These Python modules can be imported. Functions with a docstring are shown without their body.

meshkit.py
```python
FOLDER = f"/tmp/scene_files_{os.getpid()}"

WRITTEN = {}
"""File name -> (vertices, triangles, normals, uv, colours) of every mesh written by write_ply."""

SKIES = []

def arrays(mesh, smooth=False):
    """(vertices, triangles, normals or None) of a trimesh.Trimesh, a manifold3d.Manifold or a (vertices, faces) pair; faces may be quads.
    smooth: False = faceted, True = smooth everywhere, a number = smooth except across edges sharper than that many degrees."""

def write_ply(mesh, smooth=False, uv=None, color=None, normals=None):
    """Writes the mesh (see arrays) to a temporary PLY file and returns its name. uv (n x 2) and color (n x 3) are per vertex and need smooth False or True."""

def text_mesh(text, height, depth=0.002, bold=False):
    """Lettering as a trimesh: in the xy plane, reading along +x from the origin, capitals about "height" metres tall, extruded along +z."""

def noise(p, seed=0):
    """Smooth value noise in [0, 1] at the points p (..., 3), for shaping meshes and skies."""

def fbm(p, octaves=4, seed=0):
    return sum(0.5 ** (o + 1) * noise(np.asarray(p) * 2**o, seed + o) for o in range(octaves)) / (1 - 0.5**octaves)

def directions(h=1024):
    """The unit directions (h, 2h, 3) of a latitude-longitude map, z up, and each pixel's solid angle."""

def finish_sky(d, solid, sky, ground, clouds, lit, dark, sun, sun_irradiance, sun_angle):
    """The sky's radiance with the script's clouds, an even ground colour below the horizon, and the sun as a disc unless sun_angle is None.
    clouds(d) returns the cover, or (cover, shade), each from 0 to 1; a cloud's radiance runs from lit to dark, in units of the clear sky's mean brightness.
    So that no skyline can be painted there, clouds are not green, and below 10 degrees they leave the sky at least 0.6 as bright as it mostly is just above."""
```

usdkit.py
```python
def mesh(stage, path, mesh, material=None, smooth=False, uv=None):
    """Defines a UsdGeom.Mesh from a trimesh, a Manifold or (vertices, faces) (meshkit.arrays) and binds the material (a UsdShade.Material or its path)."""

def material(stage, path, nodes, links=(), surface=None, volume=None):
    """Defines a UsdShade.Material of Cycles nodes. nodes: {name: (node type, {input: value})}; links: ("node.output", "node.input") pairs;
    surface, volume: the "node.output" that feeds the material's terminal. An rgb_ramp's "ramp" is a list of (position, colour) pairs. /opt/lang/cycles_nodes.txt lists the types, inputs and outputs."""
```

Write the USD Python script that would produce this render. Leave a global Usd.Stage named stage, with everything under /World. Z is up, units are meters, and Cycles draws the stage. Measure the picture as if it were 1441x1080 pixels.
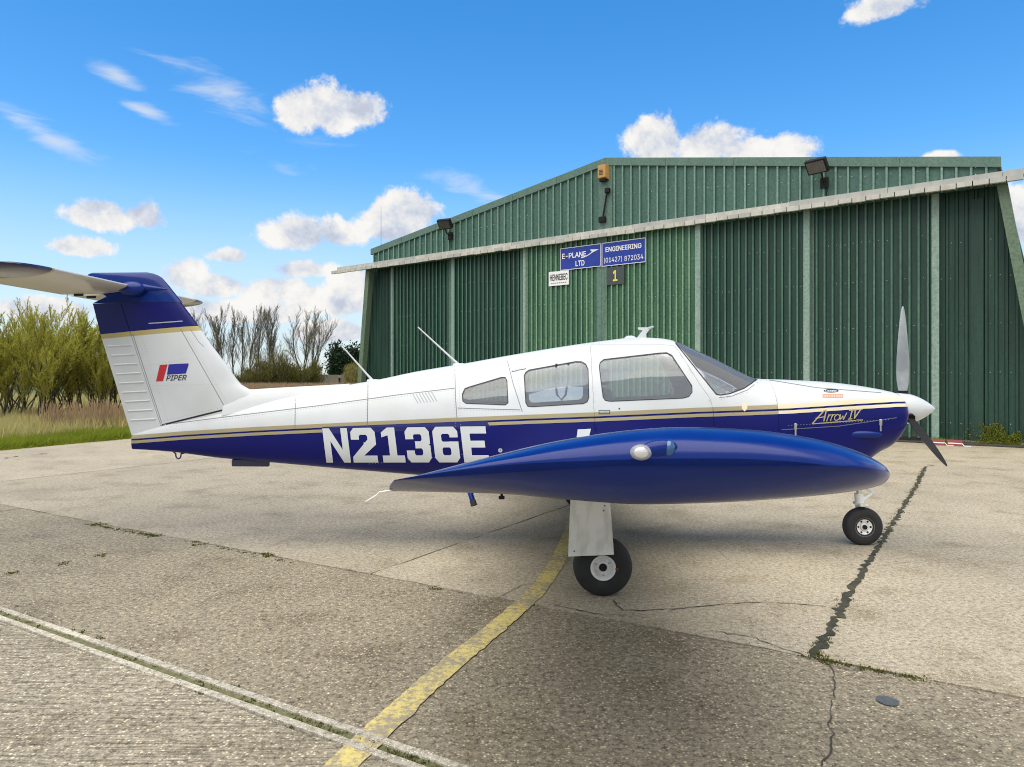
import math, random
import numpy as np, trimesh, manifold3d, shapely
from shapely.geometry import Polygon, LineString, Point, box as sbox
from shapely import affinity
from shapely.ops import unary_union
from scipy.interpolate import PchipInterpolator
from pxr import Usd, UsdGeom, UsdLux, UsdShade, Sdf, Gf, Vt
import usdkit, meshkit

random.seed(7); rng = np.random.default_rng(7)
stage = Usd.Stage.CreateInMemory()
UsdGeom.SetStageUpAxis(stage, UsdGeom.Tokens.z); UsdGeom.SetStageMetersPerUnit(stage, 1.0)
W = UsdGeom.Xform.Define(stage, '/World'); stage.SetDefaultPrim(W.GetPrim())
UsdGeom.Scope.Define(stage, '/World/Looks')

# ------------------------------------------------------------------ camera, sky, sun, exposure
PW, PH, F, HOR, EYE = 1441.0, 1080.0, 1000.0, 531.0, 1.64
CX = 720.5
cam = UsdGeom.Camera.Define(stage, '/World/camera')
cam.CreateHorizontalApertureAttr(36.0); cam.CreateVerticalApertureAttr(36.0 * PH / PW)
cam.CreateFocalLengthAttr(36.0 * F / PW); cam.CreateVerticalApertureOffsetAttr(36.0 / PW * (HOR - PH / 2))
cam.CreateClippingRangeAttr(Gf.Vec2f(0.05, 5000))
cam.AddTranslateOp().Set(Gf.Vec3d(0, 0, EYE)); cam.AddRotateXOp().Set(90.0)
EXPOSURE = 1.50
cam.GetPrim().CreateAttribute('exposure', Sdf.ValueTypeNames.Float).Set(EXPOSURE)

SUN = np.array([-0.16, -0.30, 0.92]); SUN /= np.linalg.norm(SUN)
sun = UsdLux.DistantLight.Define(stage, '/World/sun')
sun.CreateNormalizeAttr(True); sun.CreateIntensityAttr(0.40); sun.CreateAngleAttr(80.0); sun.CreateColorAttr(Gf.Vec3f(1, 0.93, 0.82))
az_deg = math.degrees(math.atan2(SUN[1], SUN[0])); el = math.asin(SUN[2])
sun.AddRotateZOp().Set(az_deg + 90.0); sun.AddRotateXOp().Set(90.0 - math.degrees(el))

def sky_material():
    n, l = {}, []
    cnt = [0]
    def node(kind, _links=None, **inp):
        cnt[0] += 1; nm = f'n{cnt[0]}'
        n[nm] = (kind, inp)
        for k, v in (_links or {}).items(): l.append((v, f'{nm}.{k}'))
        return nm
    def m(op, a, b=None, c=None, clamp=False):
        lk, kw = {}, {}
        for key, x in (('value1', a), ('value2', b), ('value3', c)):
            if isinstance(x, str): lk[key] = x
            elif x is not None: kw[key] = float(x)
        return node('math', lk, math_type=op, use_clamp=clamp, **kw) + '.value'
    geo = node('texture_coordinate') + '.generated'
    sep = node('separate_xyz', {'vector': geo})
    az = m('arctan2', sep + '.x', sep + '.y'); elv = m('arcsine', sep + '.z')
    def big(scale, detail, rough, vec=geo, dist=0.0):
        return node('noise_texture', {'vector': vec}, scale=scale, detail=detail, roughness=rough, distortion=dist) + '.fac'
    nz = big(17, 10, 0.66, dist=0.15)
    shift = node('vector_math', {'vector1': geo}, math_type='add', vector2=(SUN * 0.02 + np.array([0, 0, 0.022])).tolist()) + '.vector'
    nz2 = big(17, 5, 0.60, vec=shift, dist=0.15)
    # cumulus: (px, py, half width, half height) turned into azimuth, elevation
    blobs = [(462, 158, 62, 40), (505, 158, 42, 32), (425, 158, 40, 40), (925, 200, 58, 40), (1000, 205, 80, 38), (1090, 215, 75, 28), (1045, 212, 60, 24), (1245, 10, 62, 25),
             (150, 308, 70, 26), (200, 306, 40, 28), (112, 348, 52, 18), (420, 332, 62, 32), (480, 330, 50, 26), (570, 300, 62, 30), (540, 320, 60, 30),
             (322, 362, 36, 13), (258, 392, 45, 36), (300, 405, 60, 24), (400, 412, 80, 24), (470, 425, 70, 26), (430, 380, 50, 18), (1440, 310, 60, 50), (1330, 222, 30, 12), (350, 440, 90, 26), (500, 400, 50, 22), (470, 470, 60, 20), (270, 440, 60, 30), (60, 440, 90, 22)]
    M = None
    for px, py, rw, rh in blobs:
        a = math.atan2(px - CX, F); rr = math.hypot(px - CX, F); e = math.atan2(HOR - py, rr)
        ra = rw / F * math.cos(a) ** 2; re = rh / rr
        da = m('multiply', m('subtract', az, a), 1 / ra); de = m('multiply', m('subtract', elv, e), 1 / re)
        de = m('multiply', de, m('multiply_add', m('less_than', de, 0), 0.35, 1.0))
        v = m('subtract', 1.0, m('sqrt', m('add', m('multiply', da, da), m('multiply', de, de))))
        M = v if M is None else m('maximum', M, v)
    # outside the frame unseen cumulus is made denser to whiten the ambient light
    lat = m('multiply', m('subtract', m('absolute', az), 0.72), 6.0, clamp=True)
    wide = big(3.2, 3, 0.5)
    other = m('multiply', m('subtract', m('multiply', wide, 4.0), 1.55), lat)
    other = m('subtract', other, m('multiply', m('subtract', 1, lat), 2.0))
    M = m('maximum', M, other)
    dens = m('add', m('multiply', M, 1.15), m('multiply', m('subtract', nz, 0.50), 2.5))
    cover = node('map_range', {'value': dens}, range_type='smoothstep', from_min=-0.04, from_max=0.42, to_min=0, to_max=0.98, clamp=True) + '.result'
    # thin high wisps, stretched
    wv = node('mapping', {'vector': geo}, mapping_type='point', scale=(3, 3, 14), rotation=(0, 0.25, 0)) + '.vector'
    wn = big(2.4, 6, 0.6, vec=wv, dist=0.6)
    wis = [(70, 194, 85, 22), (165, 106, 48, 18), (205, 158, 60, 14), (395, 232, 60, 16), (690, 275, 80, 16), (330, 135, 120, 25)]
    Wm = None
    for px, py, rw, rh in wis:
        a = math.atan2(px - CX, F); rr = math.hypot(px - CX, F); e = math.atan2(HOR - py, rr)
        da = m('multiply', m('subtract', az, a), F / rw / math.cos(a) ** 2); de0 = m('subtract', elv, e)
        de = m('multiply', m('add', de0, m('multiply', m('subtract', az, a), 0.28)), rr / rh)
        v = m('subtract', 1.0, m('sqrt', m('add', m('multiply', da, da), m('multiply', de, de))))
        v = m('multiply', v, 1.0 if rw < 100 and py < 200 else 0.55)
        Wm = v if Wm is None else m('maximum', Wm, v)
    wcov = node('map_range', {'value': m('add', m('multiply', Wm, 0.9), m('multiply', m('subtract', wn, 0.5), 2.4))}, range_type='smoothstep', from_min=0.0, from_max=0.9, to_min=0, to_max=0.75, clamp=True) + '.result'
    haze = node('map_range', {'value': elv}, range_type='smoothstep', from_min=0.02, from_max=0.30, to_min=0.80, to_max=0.0, clamp=True) + '.result'
    haze = m('multiply', haze, m('multiply_add', wide, 0.8, 0.55), clamp=True)
    sk = node('sky_texture', sky_type='single_scattering', sun_disc=False, sun_elevation=el, sun_rotation=math.atan2(SUN[0], SUN[1]), altitude=100.0, air_density=1.0, aerosol_density=0.6, ozone_density=1.6)
    hs = node('hsv', {'color': sk + '.color'}, saturation=1.42, value=0.92, hue=0.5)
    lit = m('add', m('multiply', m('subtract', nz, nz2), 3.2), 0.62)
    thick = m('multiply', m('subtract', dens, 0.25), 0.22, clamp=True)
    lit = m('subtract', lit, m('multiply', thick, 0.7), clamp=True)
    cc = node('rgb_ramp', {'fac': lit}, ramp=[(0, (2.2, 2.4, 2.85)), (0.3, (2.7, 2.85, 3.2)), (0.65, (3.45, 3.42, 3.4)), (1, (3.9, 3.8, 3.65))])
    c1 = node('mix', {'fac': haze, 'color1': hs + '.color'}, color2=(2.6, 3.05, 3.5))
    c2 = node('mix', {'fac': wcov, 'color1': c1 + '.color'}, color2=(2.9, 3.15, 3.5))
    c3 = node('mix', {'fac': cover, 'color1': c2 + '.color', 'color2': cc + '.color'})
    bg = node('background_shader', {'color': c3 + '.color'}, strength=0.088)
    return usdkit.material(stage, '/World/Looks/sky', n, l, surface=bg + '.background')
dome = UsdLux.DomeLight.Define(stage, '/World/sky')
UsdShade.MaterialBindingAPI.Apply(dome.GetPrim()).Bind(sky_material())
dome.GetPrim().SetCustomDataByKey('kind', 'structure')

# ------------------------------------------------------------------ scene helpers
used = {}
def numbered(parent, name):
    k = (parent, name); c = used.get(k, 0); used[k] = c + 1
    return f'{parent}/{name}' if c == 0 else f'{parent}/{name}_{c:03d}'
def tag(prim, label=None, category=None, group=None, kind=None):
    p = prim.GetPrim() if hasattr(prim, 'GetPrim') else prim
    for k, v in (('label', label), ('category', category), ('group', group), ('kind', kind)):
        if v: p.SetCustomDataByKey(k, v)
    return prim
def thing(name, label, category, loc=(0, 0, 0), rz=0.0, group=None, kind=None, scale=None):
    x = UsdGeom.Xform.Define(stage, numbered('/World', name))
    x.AddTranslateOp().Set(Gf.Vec3d(*map(float, loc)))
    if rz: x.AddRotateZOp().Set(float(rz))
    if scale: x.AddScaleOp().Set(Gf.Vec3f(*map(float, scale)))
    tag(x, label, category, group, kind)
    return x
def part(parent, name, mesh, mat, smooth=False, uv=None, label=None, kind=None, category=None, group=None):
    pp = '/World' if parent is None else str(parent.GetPath())
    v, f, nrm = meshkit.arrays(mesh, smooth)
    p = usdkit.mesh(stage, numbered(pp, name), (v, f), mat)
    if nrm is not None:
        p.CreateNormalsAttr(Vt.Vec3fArray.FromNumpy(nrm.astype(np.float32))); p.SetNormalsInterpolation('vertex')
    if uv is not None:
        UsdGeom.PrimvarsAPI(p).CreatePrimvar('st', Sdf.ValueTypeNames.TexCoord2fArray, 'vertex').Set(Vt.Vec2fArray.FromNumpy(np.asarray(uv(v), np.float32)))
    tag(p, label, category, group, kind)
    return p
cat = trimesh.util.concatenate
def bx(x0, x1, y0, y1, z0, z1):
    m = trimesh.creation.box((x1 - x0, y1 - y0, z1 - z0)); m.apply_translation(((x0 + x1) / 2, (y0 + y1) / 2, (z0 + z1) / 2)); return m
def rbox(c, s, r, seg=12):
    c, s = np.array(c, float), np.array(s, float) / 2 - r
    sp = [manifold3d.Manifold.sphere(r, seg).translate((c + s * np.array(q)).tolist()) for q in np.ndindex(2, 2, 2) for q in [np.array(q) * 2 - 1]]
    return totri(manifold3d.Manifold.batch_hull(sp))
def totri(m):
    q = m.to_mesh(); return trimesh.Trimesh(np.array(q.vert_properties[:, :3]), np.array(q.tri_verts), process=False)
def toman(m):
    return manifold3d.Manifold(manifold3d.Mesh(np.asarray(m.vertices, np.float32), np.asarray(m.faces, np.uint32)))
def tube(pts, radii, sides=8, cap=True):
    p = np.asarray(pts, float); r = np.broadcast_to(np.asarray(radii, float), (len(p),))
    t = np.gradient(p, axis=0); t /= np.linalg.norm(t, axis=1, keepdims=True) + 1e-12
    ref = np.array([0, 0, 1.0]) if abs(t[:, 2]).mean() < 0.8 else np.array([1.0, 0, 0])
    a = np.cross(t, ref); a /= np.linalg.norm(a, axis=1, keepdims=True) + 1e-12; b = np.cross(t, a)
    an = np.arange(sides) * 2 * np.pi / sides
    v = (p[:, None] + r[:, None, None] * (np.cos(an)[None, :, None] * a[:, None] + np.sin(an)[None, :, None] * b[:, None])).reshape(-1, 3)
    i, j = np.meshgrid(np.arange(len(p) - 1), np.arange(sides), indexing='ij')
    q = np.stack([i * sides + j, i * sides + (j + 1) % sides, (i + 1) * sides + (j + 1) % sides, (i + 1) * sides + j], -1).reshape(-1, 4)
    f = np.vstack([q[:, [0, 2, 1]], q[:, [0, 3, 2]]])
    if cap:
        n = len(v); v = np.vstack([v, p[0], p[-1]]); k = np.arange(sides); e = (len(p) - 1) * sides
        f = np.vstack([f, np.stack([np.full(sides, n), k, (k + 1) % sides], 1), np.stack([np.full(sides, n + 1), e + (k + 1) % sides, e + k], 1)])
    return trimesh.Trimesh(v, f, process=False)
def loft(rings, caps=True):
    """rings: (m, k, 3) closed section loops"""
    R = np.asarray(rings, float); mm, k = R.shape[:2]
    v = R.reshape(-1, 3)
    i, j = np.meshgrid(np.arange(mm - 1), np.arange(k), indexing='ij')
    q = np.stack([i * k + j, i * k + (j + 1) % k, (i + 1) * k + (j + 1) % k, (i + 1) * k + j], -1).reshape(-1, 4)
    f = np.vstack([q[:, [0, 1, 2]], q[:, [0, 2, 3]]])
    if caps:
        n = len(v); v = np.vstack([v, R[0].mean(0), R[-1].mean(0)]); kk = np.arange(k); e = (mm - 1) * k
        f = np.vstack([f, np.stack([np.full(k, n), (kk + 1) % k, kk], 1), np.stack([np.full(k, n + 1), e + kk, e + (kk + 1) % k], 1)])
    t = trimesh.Trimesh(v, f, process=False)
    if caps and t.volume < 0: t.invert()
    return t
def revolve(profile, axis='y', sections=40):
    m = trimesh.creation.revolve(np.asarray(profile, float), sections=sections)
    if axis == 'y': m.apply_transform(trimesh.transformations.rotation_matrix(math.pi / 2, [1, 0, 0]))
    if axis == 'x': m.apply_transform(trimesh.transformations.rotation_matrix(math.pi / 2, [0, 1, 0]))
    return m
def rot(m, deg, axis, pt=(0, 0, 0)):
    m = m.copy(); m.apply_transform(trimesh.transformations.rotation_matrix(math.radians(deg), axis, pt)); return m
def mv(m, d):
    m = m.copy(); m.apply_translation(d); return m
def polytri(poly, maxedge=None):
    v, f = trimesh.creation.triangulate_polygon(poly, engine='earcut')
    v3 = np.column_stack([v, np.zeros(len(v))])
    if maxedge: v3, f = trimesh.remesh.subdivide_to_size(v3, f, maxedge, max_iter=12)
    return v3, f
def geoms(p):
    return [g for g in getattr(p, 'geoms', [p]) if g.area > 1e-9]
def text_poly(s, h, bold=False):
    m = meshkit.text_mesh(s, h, 0.002, bold)
    fn = m.face_normals; top = m.faces[fn[:, 2] > 0.5]
    return unary_union([Polygon(m.vertices[t][:, :2]).buffer(h * 0.002) for t in top])

# ------------------------------------------------------------------ materials
def M(name, nodes, links, surface):
    return usdkit.material(stage, f'/World/Looks/{name}', nodes, links, surface=surface)
def pbr(name, c1, c2=None, scale=3.0, rough=0.5, detail=5, stretch=(1, 1, 1), bump=0.0, bscale=40.0, metallic=0.0, coat=0.0, lo=0.35, hi=0.65, rvar=0.0, spec=0.5):
    c2 = c2 or c1
    n = {'tc': ('texture_coordinate', {}), 'mp': ('mapping', {'mapping_type': 'point', 'scale': stretch}),
         'no': ('noise_texture', {'scale': scale, 'detail': detail, 'roughness': 0.62}),
         'rp': ('rgb_ramp', {'ramp': [(0, c1), (lo, c1), (hi, c2), (1, c2)]}),
         'p': ('principled_bsdf', {'roughness': rough, 'metallic': metallic, 'coat_weight': coat, 'specular_ior_level': spec})}
    l = [('tc.object', 'mp.vector'), ('mp.vector', 'no.vector'), ('no.fac', 'rp.fac'), ('rp.color', 'p.base_color')]
    if rvar:
        n['rr'] = ('map_range', {'from_min': 0.3, 'from_max': 0.7, 'to_min': rough - rvar, 'to_max': rough + rvar, 'clamp': True}); l += [('no.fac', 'rr.value'), ('rr.result', 'p.roughness')]
    if bump:
        n['bn'] = ('noise_texture', {'scale': bscale, 'detail': 4, 'roughness': 0.6}); n['b'] = ('bump', {'strength': bump, 'distance': 0.01})
        l += [('mp.vector', 'bn.vector'), ('bn.fac', 'b.height'), ('b.normal', 'p.normal')]
    return M(name, n, l, 'p.BSDF')

WHITE, GOLD, BLUE, CREAM = (0.58, 0.605, 0.62), (0.34, 0.29, 0.17), (0.0002, 0.0025, 0.105), (0.68, 0.60, 0.42)
mat_blue = pbr('blue_paint', (0.0003, 0.014, 0.135), (0.0003, 0.018, 0.155), 4, 0.19, coat=0.0, rvar=0.05, spec=0.30)
mat_white = pbr('white_paint', WHITE, (0.55, 0.575, 0.59), 2.2, 0.3, coat=0.35, rvar=0.06)
mat_dirtywhite = pbr('worn_white_paint', (0.60, 0.59, 0.53), (0.76, 0.76, 0.72), 5, 0.45, stretch=(1.6, 1.6, 0.6), bump=0.15, lo=0.36, hi=0.5)
mat_under = pbr('underside_paint', (0.46, 0.44, 0.38), (0.55, 0.53, 0.48), 2.5, 0.28, stretch=(1, 0.3, 1))
mat_gold = pbr('gold_paint', (0.42, 0.35, 0.15), (0.36, 0.30, 0.13), 5, 0.35)
mat_cream = pbr('cream_paint', CREAM, None, 5, 0.35)
mat_navy = pbr('navy_paint', (0.008, 0.012, 0.05), (0.012, 0.016, 0.06), 5, 0.2, coat=0.4)
mat_rubber = pbr('rubber', (0.012, 0.012, 0.013), (0.02, 0.02, 0.02), 9, 0.75, bump=0.15)
mat_seal = pbr('black_seal', (0.012, 0.012, 0.014), None, 5, 0.5)
mat_seam = pbr('panel_seam', (0.13, 0.145, 0.17), None, 5, 0.6)
mat_rivet = pbr('rivet_paint', (0.30, 0.32, 0.35), None, 5, 0.4)
mat_metal = pbr('bare_metal', (0.55, 0.56, 0.58), (0.42, 0.43, 0.45), 7, 0.35, metallic=0.9)
mat_chrome = pbr('bright_metal', (0.75, 0.75, 0.76), None, 7, 0.15, metallic=1.0)
mat_propface = pbr('propeller_front', (0.26, 0.29, 0.30), (0.48, 0.51, 0.52), 2.5, 0.35, metallic=0.4)
mat_black = pbr('black_paint', (0.008, 0.008, 0.009), (0.014, 0.014, 0.015), 5, 0.6, spec=0.2)
mat_seat = pbr('seat_fabric', (0.035, 0.038, 0.045), (0.05, 0.052, 0.06), 30, 0.9)
mat_lining = pbr('cabin_lining', (0.28, 0.28, 0.27), (0.24, 0.24, 0.23), 6, 0.8)
mat_red = pbr('red_paint', (0.22, 0.02, 0.03), (0.15, 0.015, 0.02), 6, 0.6)
mat_logored = pbr('logo_red', (0.45, 0.012, 0.02), None, 6, 0.4)
mat_logoblue = pbr('logo_blue', (0.01, 0.012, 0.26), None, 6, 0.4)
mat_print = pbr('dark_print', (0.02, 0.02, 0.025), None, 6, 0.5)
mat_salmon = pbr('salmon_print', (0.62, 0.22, 0.13), (0.7, 0.35, 0.25), 60, 0.5)
def glass_mat(name, tint, gl=0.03, dust=0.05):  # white diffuse share paints the pale sky reflection into the acrylic
    return M(name, {'d': ('diffuse_bsdf', {'color': (0.75, 0.78, 0.8)}), 'mh': ('mix_closure', {'fac': dust}), 'fr': ('fresnel', {'IOR': 1.5}), 't': ('transparent_bsdf', {'color': tint}), 'g': ('glossy_bsdf', {'roughness': gl, 'color': (1, 1, 1)}), 'mx': ('mix_closure', {})},
             [('fr.fac', 'mx.fac'), ('t.BSDF', 'mh.closure1'), ('d.BSDF', 'mh.closure2'), ('mh.closure', 'mx.closure1'), ('g.BSDF', 'mx.closure2')], 'mx.closure')
mat_glass = glass_mat('window_acrylic', (0.86, 0.89, 0.90), dust=0.07)
mat_screen = glass_mat('windscreen_acrylic', (0.9, 0.92, 0.93), dust=0.14)
mat_lens = M('lamp_lens', {'p': ('principled_bsdf', {'base_color': (0.95, 0.95, 0.9), 'roughness': 0.06, 'transmission_weight': 0.75, 'ior': 1.45})}, [], 'p.BSDF')
mat_bluelens = M('blue_lens', {'p': ('principled_bsdf', {'base_color': (0.01, 0.07, 0.19), 'roughness': 0.06, 'coat_weight': 1.0})}, [], 'p.BSDF')

def paint_mat(name='livery_paint', GOLD=GOLD):
    """Fuselage and fin livery: st.x = height over the fin band, st.y = height over the upper edge of the cheat line."""
    lo, hi = -0.11, 0.02
    def at(z): return (z - lo) / (hi - lo)
    eps = 1e-4
    cheat = [(0, BLUE), (at(-0.086), BLUE), (at(-0.086) + eps, GOLD), (at(-0.056), GOLD), (at(-0.056) + eps, BLUE), (at(-0.039), BLUE), (at(-0.039) + eps, GOLD), (at(0), GOLD), (at(0) + eps, WHITE), (1, WHITE)]
    l2, h2 = -0.1, 0.1
    def at2(z): return (z - l2) / (h2 - l2)
    band = [(0, WHITE), (at2(-0.05), WHITE), (at2(-0.05) + eps, (0.42, 0.35, 0.15)), (at2(0), (0.42, 0.35, 0.15)), (at2(0) + eps, BLUE), (1, BLUE)]
    n = {'a': ('attribute', {'attribute': 'st'}), 's': ('separate_xyz', {}),
         'm1': ('map_range', {'from_min': lo, 'from_max': hi, 'to_min': 0, 'to_max': 1, 'clamp': True}), 'r1': ('rgb_ramp', {'ramp': cheat, 'interpolate': False}),
         'm2': ('map_range', {'from_min': l2, 'from_max': h2, 'to_min': 0, 'to_max': 1, 'clamp': True}), 'r2': ('rgb_ramp', {'ramp': band, 'interpolate': False}),
         'up': ('math', {'math_type': 'greater_than', 'value2': 0.0}), 'mx': ('mix', {}),
         'tc': ('texture_coordinate', {}), 'no': ('noise_texture', {'scale': 2.0, 'detail': 5}), 'dr': ('rgb_ramp', {'ramp': [(0.3, (0.90, 0.90, 0.87)), (0.62, (1, 1, 1))]}),
         'mu': ('mix', {'mix_type': 'multiply', 'fac': 1.0}),
         'wv': ('noise_texture', {'scale': 1.3, 'detail': 1}), 'bp': ('bump', {'strength': 0.12, 'distance': 0.02}),
         'p': ('principled_bsdf', {'roughness': 0.3, 'coat_weight': 0.0, 'specular_ior_level': 0.28})}
    l = [('a.vector', 's.vector'), ('s.y', 'm1.value'), ('m1.result', 'r1.fac'), ('s.x', 'm2.value'), ('m2.result', 'r2.fac'), ('s.y', 'up.value1'), ('up.value', 'mx.fac'),
         ('r1.color', 'mx.color1'), ('r2.color', 'mx.color2'), ('tc.object', 'no.vector'), ('no.fac', 'dr.fac'), ('mx.color', 'mu.color1'), ('dr.color', 'mu.color2'), ('mu.color', 'p.base_color'),
         ('tc.object', 'wv.vector'), ('wv.fac', 'bp.height'), ('bp.normal', 'p.normal')]
    return M(name, n, l, 'p.BSDF')
mat_livery = paint_mat()
mat_cowl = paint_mat('cowl_paint', CREAM)

def ground(px, py, z=0.0):
    d = (EYE - z) * F / (py - HOR); return np.array([(px - CX) / F * d, d])

# ------------------------------------------------------------------ terrain and apron
def concrete(name, coarse, tint):
    t = np.array(tint)
    n = {'g': ('geometry', {}), 'oi': ('object_info', {}),
         'big': ('noise_texture', {'scale': 0.55, 'detail': 6, 'roughness': 0.6}), 'br': ('rgb_ramp', {'ramp': [(0.28, tuple(t * 0.80)), (0.5, tuple(t)), (0.75, tuple(t * 1.12))]}),
         'dk': ('noise_texture', {'scale': 1.7, 'detail': 5, 'roughness': 0.65}), 'dr': ('rgb_ramp', {'ramp': [(0.34, (0.66, 0.62, 0.53)), (0.47, (0.95, 0.94, 0.92)), (0.56, (1, 1, 1))]}),
         'm0': ('mix', {'mix_type': 'multiply', 'fac': 0.8}),
         'vo': ('voronoi_texture', {'scale': 62 if coarse else 95, 'randomness': 1.0}), 'vc': ('separate_xyz', {}),
         'peb': ('map_range', {'from_min': 0.22, 'from_max': 0.50, 'to_min': 1, 'to_max': 0, 'clamp': True}),
         'pick': ('map_range', {'from_min': 0.05 if coarse else 0.15, 'from_max': 0.55, 'to_min': 0.0, 'to_max': 1.0, 'clamp': True}),
         'pm': ('math', {'math_type': 'multiply'}), 'pamt': ('math', {'math_type': 'multiply', 'value2': 0.9 if coarse else 0.75}),
         'pc': ('rgb_ramp', {'ramp': [(0, tuple(t * 0.55)), (0.3, tuple(t * 1.2)), (0.65, tuple(t * 1.9)), (1, tuple(t * 2.8 if coarse else t * 2.1))]}),
         'm1': ('mix', {}),
         'fi': ('noise_texture', {'scale': 30, 'detail': 5, 'roughness': 0.85}), 'fr': ('rgb_ramp', {'ramp': [(0.38, (0.32, 0.30, 0.27)), (0.48, (0.92, 0.92, 0.91)), (0.60, (1.40, 1.39, 1.36))]}), 'm2': ('mix', {'mix_type': 'multiply', 'fac': 0.9 if coarse else 0.7}),
         'hv': ('hsv', {'saturation': 1.0}), 'ov': ('map_range', {'from_min': 0, 'from_max': 1, 'to_min': 0.9, 'to_max': 1.12}),
         'rr': ('map_range', {'from_min': 0.3, 'from_max': 0.7, 'to_min': 0.62, 'to_max': 0.92, 'clamp': True}),
         'hs': ('math', {'math_type': 'multiply_add', 'value2': 0.7}), 'b': ('bump', {'strength': 0.55 if coarse else 0.4, 'distance': 0.006}),
         'p': ('principled_bsdf', {'specular_ior_level': 0.3})}
    l = [('g.position', x + '.vector') for x in ('big', 'dk', 'vo', 'fi')] + [
         ('big.fac', 'br.fac'), ('dk.fac', 'dr.fac'), ('br.color', 'm0.color1'), ('dr.color', 'm0.color2'), ('vo.distance', 'peb.value'), ('vo.color', 'vc.vector'), ('vc.x', 'pick.value'),
         ('peb.result', 'pm.value1'), ('pick.result', 'pm.value2'), ('pm.value', 'pamt.value1'), ('vc.y', 'pc.fac'), ('pamt.value', 'm1.fac'), ('m0.color', 'm1.color1'), ('pc.color', 'm1.color2'),
         ('fi.fac', 'fr.fac'), ('m1.color', 'm2.color1'), ('fr.color', 'm2.color2'), ('m2.color', 'hv.color'), ('oi.random', 'ov.value'), ('ov.result', 'hv.value'), ('hv.color', 'p.base_color'),
         ('dk.fac', 'rr.value'), ('rr.result', 'p.roughness'), ('pm.value', 'hs.value1'), ('fi.fac', 'hs.value3'), ('hs.value', 'b.height'), ('b.normal', 'p.normal')]
    if name == 'grooved_concrete':
        n['gm'] = ('mapping', {'mapping_type': 'point', 'rotation': (0, 0, 0.12), 'scale': (2.5, 40, 1)})
        n['gn'] = ('noise_texture', {'scale': 1.6, 'detail': 4, 'roughness': 0.6, 'distortion': 0.4}); n['gr'] = ('rgb_ramp', {'ramp': [(0.36, (0.5, 0.48, 0.45)), (0.56, (1.1, 1.1, 1.1))]}); n['m3'] = ('mix', {'mix_type': 'multiply', 'fac': 0.9})
        n['hs2'] = ('math', {'math_type': 'multiply_add', 'value2': 1.6})
        l = [q for q in l if q not in (('m2.color', 'hv.color'), ('hs.value', 'b.height'))] + [('g.position', 'gm.vector'), ('gm.vector', 'gn.vector'), ('gn.fac', 'gr.fac'), ('m2.color', 'm3.color1'), ('gr.color', 'm3.color2'), ('m3.color', 'hv.color'),
             ('gn.fac', 'hs2.value1'), ('hs.value', 'hs2.value3'), ('hs2.value', 'b.height')]
    return M(name, n, l, 'p.BSDF')
mat_fine = concrete('fine_concrete', False, (0.325, 0.286, 0.212))
mat_coarse = concrete('coarse_concrete', True, (0.240, 0.208, 0.148))
mat_groove = concrete('grooved_concrete', True, (0.265, 0.235, 0.175))
mat_strip = concrete('drain_concrete', False, (0.40, 0.37, 0.30))
mat_tar = pbr('tar', (0.020, 0.020, 0.017), (0.060, 0.058, 0.030), 5, 0.85, bump=0.4)
mat_crack = pbr('crack_dirt', (0.035, 0.031, 0.024), (0.06, 0.053, 0.04), 9, 0.95)
mat_moss = pbr('moss', (0.075, 0.080, 0.032), (0.17, 0.165, 0.075), 30, 0.95, bump=0.8)
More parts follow.
